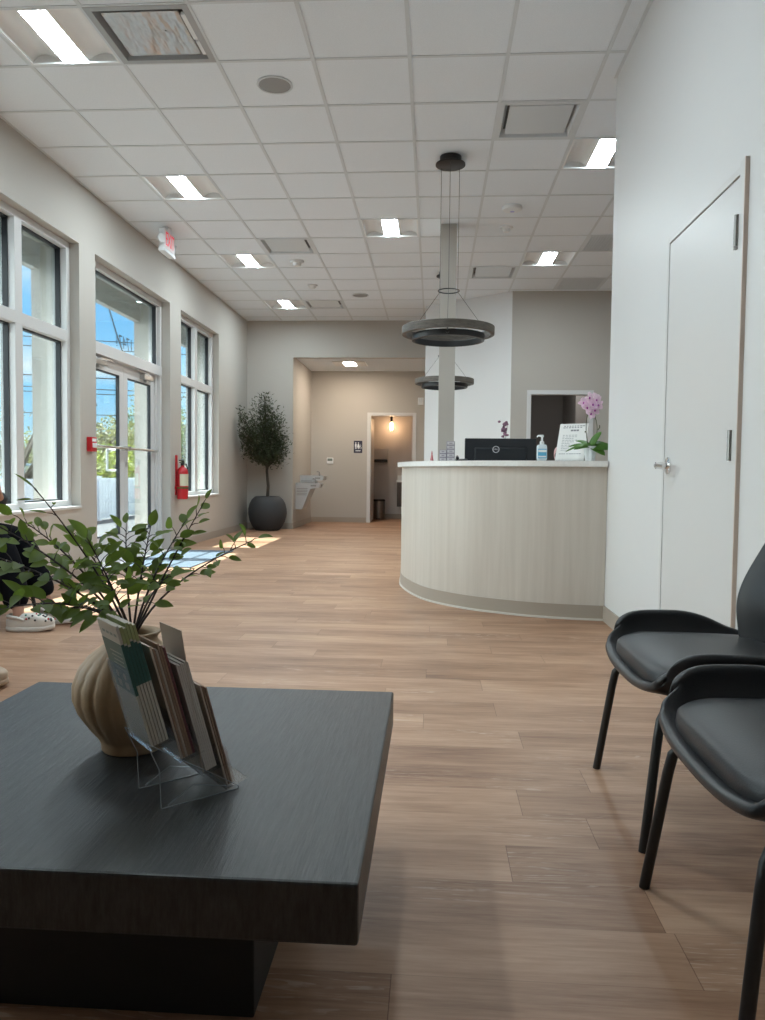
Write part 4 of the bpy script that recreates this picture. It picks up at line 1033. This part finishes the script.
# ------------------------------------------------------------------ waiting chairs (local: the sitter faces -x)
m_leather = mat('black_leather', (.018, .018, .020, 1), .42, bump=(240, .25, .002), spec=.5)
m_leather2 = mat('black_shell_leather', (.014, .014, .016, 1), .38, bump=(240, .2, .002))
def make_chair(label):
    t = thing('waiting_chair', label, 'chair')
    arm = [(-.30, .445), (-.285, .490), (-.255, .516), (-.20, .530), (-.10, .533), (-.02, .530), (.05, .512), (.11, .485), (.20, .462)]
    wid = [(-.30, .285), (-.2, .315), (0, .325), (.12, .30), (.20, .25)]
    bot = [(-.30, .404), (-.2, .394), (0, .396), (.20, .405)]
    def f(u, v):
        x = lerp(-.30, .20, u); s = 2 * v - 1; a = abs(s)
        w = interp(x, wid); zb = interp(x, bot); za = interp(x, arm)
        if a < .62: y = w * .86 * a / .62; z = zb + .02 * (a / .62) ** 3
        else:
            q = (a - .62) / .38
            y = w * (.86 + .14 * math.sin(q * PI / 2)); z = zb + .02 + (za - zb - .02) * (q ** 1.25)
        fr_ = max(0, 1 - u / .35)
        x += fr_ * (.035 * a ** 3 - .012 * (1 - a * a))
        return (x, math.copysign(y, s), z)
    sh = MB().grid(f, 22, 28).build('shell', m_leather2, t, smooth='all')
    md = sh.modifiers.new('thick', 'SOLIDIFY'); md.thickness = .026; md.offset = 0
    md = sh.modifiers.new('sub', 'SUBSURF'); md.levels = 2; md.render_levels = 2
    cu = MB().sup((-.040, 0, .438), (.243, .272, .042), .42, .36, 48, 14, lambda v: Vector((v.x, v.y * (1 - .10 * max(0, v.x / .243)), v.z + .004 * (1 - (v.y / .272) ** 2) - (.012 * max(0, (-v.x - .15) / .08))))).build('seat_cushion', m_leather, t, smooth='all')
    def g(u, v):
        z = lerp(.445, .93, v); s = 2 * u - 1
        hw = interp(z, [(.445, .155), (.60, .176), (.67, .172), (.78, .145), (.87, .115), (.93, .07)])
        ex = interp(z, [(.445, .088), (.60, .082), (.78, .15), (.93, .218)])
        cx = ex + .055 * (1 - .4 * (z - .445) / .5)
        a = abs(s)
        return (lerp(cx, ex, a ** 2.2), hw * s, z - (.02 * a * a if v > .9 else 0))
    bk = MB().grid(g, 20, 16).build('backrest', m_leather, t, smooth='all')
    md = bk.modifiers.new('thick', 'SOLIDIFY'); md.thickness = .030; md.offset = -1
    md = bk.modifiers.new('sub', 'SUBSURF'); md.levels = 2; md.render_levels = 2
    for s in (1, -1):
        MB().tube([(-.13, .14 * s, .372), (-.20, .205 * s, .372), (-.245, .238 * s, .362), (-.262, .250 * s, .335), (-.270, .256 * s, .29), (-.308, .287 * s, 0.0)], .0125, 14).build('leg', m_black, t, smooth=True)
        MB().tube([(.06, .14 * s, .378), (.13, .19 * s, .378), (.165, .215 * s, .366), (.178, .225 * s, .34), (.250, .268 * s, 0)], .0125, 14).build('leg', m_black, t, smooth=True)
    return t
c0 = make_chair('black leather waiting chair farther along the right wall, its backrest in view'); c0.location = (.866, 2.284, 0)
copy_thing(c0, 'nearer black leather chair cut off by the right edge of the photo', (.822, 1.536, 0), 'black waiting chairs'); c0['group'] = 'black waiting chairs'

# ------------------------------------------------------------------ people waiting along the left wall
def skin(name, nodes, edges, rootn, m, parent, sub=2):
    names = list(nodes); idx = {k: i for i, k in enumerate(names)}
    me = bpy.data.meshes.new(name); me.from_pydata([nodes[k][0] for k in names], [(idx[a], idx[b_]) for a, b_ in edges], []); me.update()
    o = bpy.data.objects.new(name, me); COL.objects.link(o)
    if parent: o.parent = parent
    md = o.modifiers.new('skin', 'SKIN'); md.use_smooth_shade = True; md.branch_smoothing = .6
    for k in names:
        sv = me.skin_vertices[0].data[idx[k]]; r = nodes[k][1]
        sv.radius = (r, r) if not isinstance(r, tuple) else r; sv.use_root = (k == rootn)
    sd_ = o.modifiers.new('sub', 'SUBSURF'); sd_.levels = sub; sd_.render_levels = sub
    me.materials.append(m); return o
m_skin = mat('skin', (.50, .27, .19, 1), .5, vary=((12, 12, 12), .08, 3))
m_black_cloth = mat('black_trousers', (.005, .005, .007, 1), .9, spec=.1, bump=(120, .3, .004))
m_grey_cloth = mat('charcoal_sleeve', (.035, .038, .042, 1), .8, bump=(90, .4, .006))
m_hair = mat('dark_hair', (.02, .014, .010, 1), .5, bump=(30, .8, .01, (90, 90, 8)))
def make_person(label, loc, feet, clog_c, pattern, rz=0):
    """feet: two (x, y, yaw) ankle spots in local coordinates, facing +x"""
    t = thing('person', label, 'person', loc, rz)
    N, E_ = {}, []
    def ad(k, p, r, to=None):
        N[k] = (p, r)
        if to: E_.append((to, k))
    ad('pelvis', (0, 0, .56), .125); ad('belly', (-.03, 0, .70), .115, 'pelvis'); ad('chest', (-.05, 0, .88), .13, 'belly'); ad('upper', (-.05, 0, 1.0), .10, 'chest')
    ad('neck', (-.03, 0, 1.10), .052, 'upper'); ad('jaw', (-.005, 0, 1.175), .066, 'neck'); ad('mid', (.0, 0, 1.245), .088, 'jaw'); ad('crown', (-.012, 0, 1.315), .075, 'mid')
    ad('nosea', (.085, 0, 1.235), .016, 'mid'); ad('nose', (.104, 0, 1.215), .011, 'nosea')
    for s in (1, -1):
        q = str(s)
        ad('ear' + q, (-.005, .090 * s, 1.235), .016, 'mid')
        fx, fy, fa = feet[0 if s < 0 else 1]
        ad('sh' + q, (-.05, .165 * s, 1.02), .062, 'upper'); ad('el' + q, (.02, .235 * s, .77), .044, 'sh' + q)
        ad('fore' + q, (.13, .20 * s, .762), .040, 'el' + q); ad('wr' + q, (.180, .145 * s, .80), .027, 'fore' + q); ad('palm' + q, (.182, .115 * s, .845), .030, 'wr' + q); ad('kn' + q, (.180, .102 * s, .870), .028, 'palm' + q)
        for i, (dy, L_) in enumerate(((.024, .062), (.008, .074), (-.008, .070), (-.024, .054))):
            b0 = Vector((.178, .098 * s + dy, .888 - abs(dy) * .1))
            ad('f%d%s' % (i, q), tuple(b0), .0095, 'kn' + q)
            ad('g%d%s' % (i, q), tuple(b0 + Vector((L_ * .12, -.006 * s, .028))), .0085, 'f%d%s' % (i, q))
            ad('h%d%s' % (i, q), tuple(b0 + Vector((L_ * .0, -.022 * s, .050))), .0075, 'g%d%s' % (i, q))
            ad('i%d%s' % (i, q), tuple(b0 + Vector((-L_ * .15, -.036 * s, .058))), .0065, 'h%d%s' % (i, q))
        ad('t0' + q, (.165, .080 * s, .862), .011, 'palm' + q); ad('t1' + q, (.158, .060 * s, .885), .0095, 't0' + q); ad('t2' + q, (.155, .052 * s, .908), .008, 't1' + q)
        ad('hip' + q, (.06, .10 * s, .545), .085, 'pelvis'); ad('knee' + q, (.33, .10 * s * .6 + fy * .4, .53), .058, 'hip' + q)
        ad('calf' + q, (lerp(.34, fx, .35), lerp(.1 * s, fy, .5), .37), .052, 'knee' + q); ad('ank' + q, (fx, fy, .115), .034, 'calf' + q); ad('heel' + q, (fx - .015 * math.cos(fa), fy - .015 * math.sin(fa), .062), .032, 'ank' + q)
        ad('ball' + q, (fx + .13 * math.cos(fa), fy + .13 * math.sin(fa), .05), .030, 'heel' + q)
    skin('body', N, E_, 'pelvis', m_skin, t, 2)
    # face
    for s in (1, -1):
        e = MB().sup((.078, .032 * s, 1.262), (.010, .013, .008), 1, 1, 14, 8).build('eye', m_plastic, t, smooth=True)
        MB().sup((.0865, .032 * s, 1.262), (.003, .005, .005), 1, 1, 10, 6).build('pupil', m_black, e, smooth=True)
    MB().sup((.074, 0, 1.185), (.010, .024, .007), 1, 1, 16, 8).build('mouth', mat('lips', (.42, .14, .12, 1), .5), t, smooth=True)
    MB().sup((-.028, 0, 1.285), (.098, .100, .090), 1, 1, 28, 14, lambda v: Vector((v.x + (.02 if v.z < -.02 and v.x > 0 else 0) * -1, v.y, v.z * (1.0 if v.x > 0 else 1.6) if v.z < 0 else v.z))).build('hair', m_hair, t, smooth=True)
    N, E_ = {}, []
    ad('p', (-.01, 0, .57), .150); ad('p2', (-.03, 0, .66), .135, 'p')
    for s in (1, -1):
        q = str(s); fx, fy, fa = feet[0 if s < 0 else 1]
        ad('h' + q, (.07, .10 * s, .555), .105, 'p'); ad('m' + q, (.25, .10 * s * .8 + fy * .2, .550), .090, 'h' + q); ad('k' + q, (.335, .10 * s * .6 + fy * .4, .530), .088, 'm' + q)
        ad('c' + q, (lerp(.35, fx, .45), lerp(.1 * s, fy, .5), .34), .086, 'k' + q); ad('e' + q, (lerp(.36, fx, .9), lerp(.1 * s, fy, .94), .125 if s < 0 else .15), .078, 'c' + q)
    skin('trousers', N, E_, 'p', m_black_cloth, t, 2)
    N, E_ = {}, []
    ad('b', (-.02, 0, .58), .178); ad('c', (-.035, 0, .74), .160, 'b'); ad('d', (-.05, 0, .90), .172, 'c'); ad('u', (-.05, 0, 1.02), .130, 'd'); ad('n', (-.036, 0, 1.085), .074, 'u')
    for s in (1, -1):
        q = str(s)
        ad('s' + q, (-.05, .172 * s, 1.02), .096, 'u'); ad('e' + q, (.02, .238 * s, .77), .066, 's' + q); ad('f' + q, (.135, .205 * s, .766), .070, 'e' + q); ad('w' + q, (.182, .150 * s, .800), .050, 'f' + q)
    skin('jacket', N, E_, 'b', m_grey_cloth, t, 2)
    for (fx, fy, fa) in feet:
        M_ = Matrix.Translation((fx, fy, 0)) @ Matrix.Rotation(fa, 4, 'Z')
        mc = mat('clog_foam', clog_c, .55)
        def sh(v):
            x = v.x + .065
            k = max(0, (x - .02) / .17)
            zz = v.z
            if zz > 0: zz *= (1.0 - .42 * max(0, (x - .10) / .09)) if x > .02 else .62
            return Vector((x, v.y * (1 + .10 * k) , zz))
        up_ = MB().sup((0, 0, .055), (.140, .053, .052), .55, .75, 36, 16, sh).xf(M_).build('clog', mc, t, smooth='all')
        so = MB().sup((0, 0, .016), (.143, .056, .016), .3, .75, 36, 10, lambda v: Vector((v.x + .065, v.y * (1 + .08 * max(0, (v.x + .04) / .17)), v.z + .012 * max(0, (v.x - .06) / .08)))).xf(M_).build('sole', mc, up_, smooth='all')
        st_ = MB().tube([(.045, .054, .072), (.01, .056, .088), (-.035, .046, .094), (-.062, .02, .094), (-.062, -.02, .094), (-.035, -.046, .094), (.01, -.056, .088), (.045, -.054, .072)], [.009] * 8, 8).xf(M_).build('heel_strap', mc, up_, smooth=True)
        if pattern:
            r2 = random.Random(5); dk = MB(); rd = MB(); gn = MB()
            for i in range(46):
                ta, pa = r2.uniform(R(8), R(80)), r2.uniform(0, 2 * PI); sg = lambda q, e: math.copysign(abs(q) ** e, q)
                v_ = sh(Vector((.140 * sg(math.cos(ta), .55) * sg(math.cos(pa), .75), .053 * sg(math.cos(ta), .55) * sg(math.sin(pa), .75), .052 * sg(math.sin(ta), .55))))
                if v_.x < .045: continue
                (dk if i % 3 else (rd if i % 2 else gn)).sup((v_.x, v_.y, v_.z + .055), (.0065, .0065, .0065), 1, 1, 10, 6)
            dk.xf(M_).build('vent_hole', m_black, up_, smooth=True); rd.xf(M_).build('red_charm', m_red, up_, smooth=True); gn.xf(M_).build('green_charm', mat('charm_green', (.03, .16, .12, 1), .5), up_, smooth=True)
    return t
make_person('seated person in black trousers and white patterned clogs at the left edge', (-2.975, 4.66, 0), [(.480, -.180, R(8)), (.515, .105, R(-14))], (.66, .62, .57, 1), True)
make_person('person mostly outside the photo, only the tan shoe tip showing at the left edge', (-2.665, 3.23, 0), [(.575, -.15, R(0)), (.565, .05, R(4))], (.42, .31, .22, 1), False)
copy_thing(c0, 'black waiting chair under the person with white clogs', (-2.944, 4.66, 0), 'chairs along the left wall', PI)
copy_thing(c0, 'black waiting chair by the left wall, outside the photo', (-2.75, 3.23, 0), 'chairs along the left wall', PI)

# ------------------------------------------------------------------ outdoors
m_conc = mat('pale_concrete', (.085, .087, .09, 1), .85, vary=((1.2, 1.2, 1.2), .10, 5))
m_road = mat('asphalt', (.05, .05, .055, 1), .85, vary=((2, 2, 2), .15, 5))
G0 = -.15
struct(MB().box(-7.8, -30, G0 - .1, XO, 70, G0).build('floor_walkway', m_conc))
struct(MB().box(-120, -60, G0 - .2, -7.8, 120, G0 - .02).build('floor_road', m_road))
struct(MB().box(XO - .1, -30, G0 + .0, XO, YF - .2, 4.1).box(XO, YB + 2.0, G0, XO + .3, 30, 4.1).build('wall_exterior', m_stucco))
# white vinyl fence
t = thing('vinyl_fence', 'white vinyl panel fence across the pavement outside the entrance', 'fence', (-7.5, 0, G0))
m_vinyl = mat('white_vinyl', (.58, .60, .68, 1), .45)
pn = MB()
for k in range(-2, 20):
    y = k * 2.4
    pn.box(-.02, y + .06, .06, .02, y + 2.34, .90)
    for q in range(15): pn.box(-.024, y + .06 + q * .152, .08, .024, y + .062 + q * .152 + .004, .88)
    pn.box(-.035, y + .05, .88, .035, y + 2.35, .955, bev=.006).box(-.035, y + .05, .04, .035, y + 2.35, .12, bev=.006)
pn.build('panel', m_vinyl, t)
for k in range(-2, 21):
    y = k * 2.4
    MB().box(-.06, y - .06, 0, .06, y + .06, .98, bev=.006).prism([(-.07, y - .07, .98), (.07, y - .07, .98), (.07, y + .07, .98), (-.07, y + .07, .98)], (0, 0, .025)).build('post', m_vinyl, t)
# trees and bushes beyond the fence
def bush(name, label, loc, rx, ry, h, col, n, trunk=.0, seed=1, bare=False, lsz=.16, cat='tree'):
    r3 = random.Random(seed); t = thing(name, label, cat, loc, group='greenery beyond the fence')
    tk = MB(); fo = MB()
    tops = []
    for k in range(14 if not bare else 26):
        a = r3.uniform(0, 2 * PI); q = r3.uniform(.1, .95)
        tip = Vector((rx * q * math.cos(a), ry * q * math.sin(a), h * r3.uniform(.62, .98) * (1 - .25 * q)))
        tk.tube(bez((0, 0, 0), (tip.x * .3, tip.y * .3, tip.z * .6), tip, 6), [.10 * h / 4 * (1 - i / 7) + .012 for i in range(7)], 6); tops.append(tip)
    tk.build('trunk', m_bark, t)
    lobes = [(Vector((r3.uniform(-.7, .7) * rx, r3.uniform(-.7, .7) * ry, r3.uniform(trunk + .15, .80) * h)), r3.uniform(.28, .48)) for _ in range(16)]
    for k in range(n):
        c, q = lobes[k % 16]; v = Vector((r3.gauss(0, 1), r3.gauss(0, 1), r3.gauss(0, 1))).normalized() * (r3.random() ** .33)
        p = c + Vector((v.x * rx * q, v.y * ry * q, v.z * h * q * .6))
        if p.z < .05: p.z = .05 + r3.random() * .3
        leaf(fo, p, (r3.uniform(-1, 1), r3.uniform(-1, 1), r3.uniform(-.6, 1)), (r3.uniform(-1, 1), r3.uniform(-1, 1), 1), lsz * r3.uniform(.7, 1.3), lsz * .55, .1, 3)
    fo.build('foliage', leaf_mat(name + '_leaf%d' % seed, col, .7, .3), t, smooth='all', fix=False)
    return t
GA, GB, GC = (.10, .13, .05, 1), (.13, .15, .06, 1), (.15, .145, .095, 1)
bush('hedge_bush', 'yellow green bush just beyond the fence seen through the left entrance door', (-10.6, 24.2, G0), 1.9, 2.4, 2.2, (.16, .18, .05, 1), 2600, 0, 1, cat='bush')
bush('broad_tree', 'pale grey green tree crown behind the yellow bush, left entrance door', (-13.2, 28.5, G0), 2.8, 3.2, 3.2, GC, 3200, .1, 2, lsz=.18)
bush('broad_tree', 'greener tree in the gap between the doors, farther than the bush', (-13.6, 33.0, G0), 2.4, 2.8, 3.7, GB, 2800, .1, 3, lsz=.18)
bush('tall_tree', 'tall dark tree seen in the right entrance door against the pier', (-12.0, 33.6, G0), 1.3, 1.5, 5.2, GA, 2600, .3, 4)
bush('bare_shrub', 'twiggy half bare shrub seen in the right pane of the near window', (-12.0, 21.2, G0), 1.7, 1.9, 2.9, (.17, .16, .12, 1), 1100, .1, 5, True, .10, cat='shrub')
bush('broad_tree', 'green tree at the far left pane of the near window', (-15.0, 23.5, G0), 2.2, 2.6, 3.0, GB, 2600, .1, 6)
bush('flowering_shrub', 'flowering shrub outside the left pane of the far window', (-6.2, 19.3, G0), .8, 1.0, 1.55, (.22, .26, .20, 1), 1800, .0, 7, lsz=.09, cat='shrub')
bush('broad_tree', 'green tree above the flowering shrub, left pane of the far window', (-9.8, 31.5, G0), 1.9, 2.2, 3.9, GB, 2400, .2, 8)
bush('broad_tree', 'tree farther off behind the fence, right of the utility pole', (-20.0, 47.0, G0), 4.0, 4.5, 4.0, GC, 2600, .1, 9, lsz=.24)
bush('broad_tree', 'tree far behind the fence, left of the utility pole', (-24.0, 45.0, G0), 4.2, 4.6, 3.7, GC, 2600, .1, 10, lsz=.24)
# utility pole and wires
t = thing('utility_pole', 'utility pole with one crossarm beyond the trees', 'utility pole', (-17.6, 38.8, G0))
m_pole = mat('weathered_pole', (.16, .13, .11, 1), .85)
MB().cyl((0, 0, 0), (0, 0, 4.75), .11, .08, 12).build('mast', m_pole, t, smooth=True)
MB().box(-1.1, -.06, 4.45, .25, .06, 4.58, bev=.01).build('crossarm', m_pole, t)
for x in (-1.0, -.5, .18): MB().lathe([(.001, 4.57), (.04, 4.57), (.05, 4.63), (.03, 4.70), (.001, 4.72)], 12, (x, 0, 0)).build('insulator', m_plastic, t, smooth=True)
dW = Vector((.92, .39, 0)); cW = Vector((-17, 37.0, 0))
for k, (z, dd) in enumerate(((7.35, 0), (7.0, .6), (5.55, .2), (5.05, .8), (4.75, .1), (3.75, .5))):
    c = cW + Vector((-.39, .92, 0)) * dd
    P = [c + dW * s * 4 + Vector((0, 0, z + .0009 * (s * 4) ** 2)) for s in range(-9, 10)]
    tag(MB().tube(P, .022 if z != 5.55 else .03, 5).build('power_line', m_black, None), ('highest', 'second highest', 'third', 'fourth', 'fifth', 'lowest')[k] + ' dark power line crossing the sky outside the windows', 'power line', 'power lines over the street')
tag(MB().tube([(-3.76, 8.75, 2.86), (-3.80, 9.05, 2.62), (-3.83, 9.30, 2.45), (-3.84, 9.6, 2.40)], .008, 6).build('service_cable', m_black), 'dark cable sagging from the beam outside the transom window', 'cable')
# orange marker post and parked car
t = thing('marker_post', 'orange marker post outside the right pane of the far window', 'marker post', (-4.70, 15.9, G0))
MB().lathe([(.001, 0), (.16, 0), (.16, .04), (.05, .06), (.045, .95), (.03, 1.0), (.001, 1.0)], 20).build('post', mat('marker_orange', (.75, .16, .05, 1), .5), t, smooth=True)
MB().lathe([(.0495, .55), (.052, .55), (.050, .66), (.0475, .66)], 20, close=True).build('band', m_plastic, t, smooth=True)
t = thing('parked_car', 'pale blue car parked beyond the fence by the near window', 'car', (-16.3, 31.2, G0 - .02), R(64))
m_car = mat('car_paint', (.30, .42, .52, 1), .25, coat=.6)
body = [(-2.1, .35), (-2.15, .62), (-1.95, .86), (-1.2, .95), (-.55, 1.40), (.75, 1.42), (1.45, .98), (2.05, .86), (2.15, .55), (2.1, .32)]
bd = MB().prism([(x, -.82, z) for x, z in body], (0, 1.64, 0))
bmesh.ops.bevel(bd.b, geom=bd.b.edges[:], offset=.05, segments=2, affect='EDGES')
bo = bd.build('bodywork', m_car, t, smooth=True)
m_cg = mat('car_glass', (.02, .03, .035, 1), .08)
for s in (-1, 1):
    MB().prism([(-1.02, .823 * s, .97), (-.50, .823 * s, 1.33), (.08, .823 * s, 1.35), (.08, .823 * s, .97)], (0, .006 * s, 0)).prism([(.15, .823 * s, .97), (.15, .823 * s, 1.35), (.70, .823 * s, 1.34), (1.22, .823 * s, .98)], (0, .006 * s, 0)).build('side_window', m_cg, bo)
    for x in (-1.35, 1.30):
        w_ = MB().lathe([(.001, -.1), (.24, -.1), (.31, -.07), (.32, 0), (.31, .07), (.24, .1), (.001, .1)], 24, (x, .80 * s, .32), axis='y').build('wheel', m_black, t, smooth=True)
        MB().lathe([(.001, -.108), (.19, -.108), (.2, -.09), (.2, .09), (.19, .108), (.001, .108)], 20, (x, .80 * s, .32), axis='y').build('hubcap', m_steel, w_, smooth=True)
MB().quad((-1.17, -.70, .985), (-1.17, .70, .985), (-.60, .66, 1.385), (-.60, -.66, 1.385)).build('windscreen', m_cg, bo)
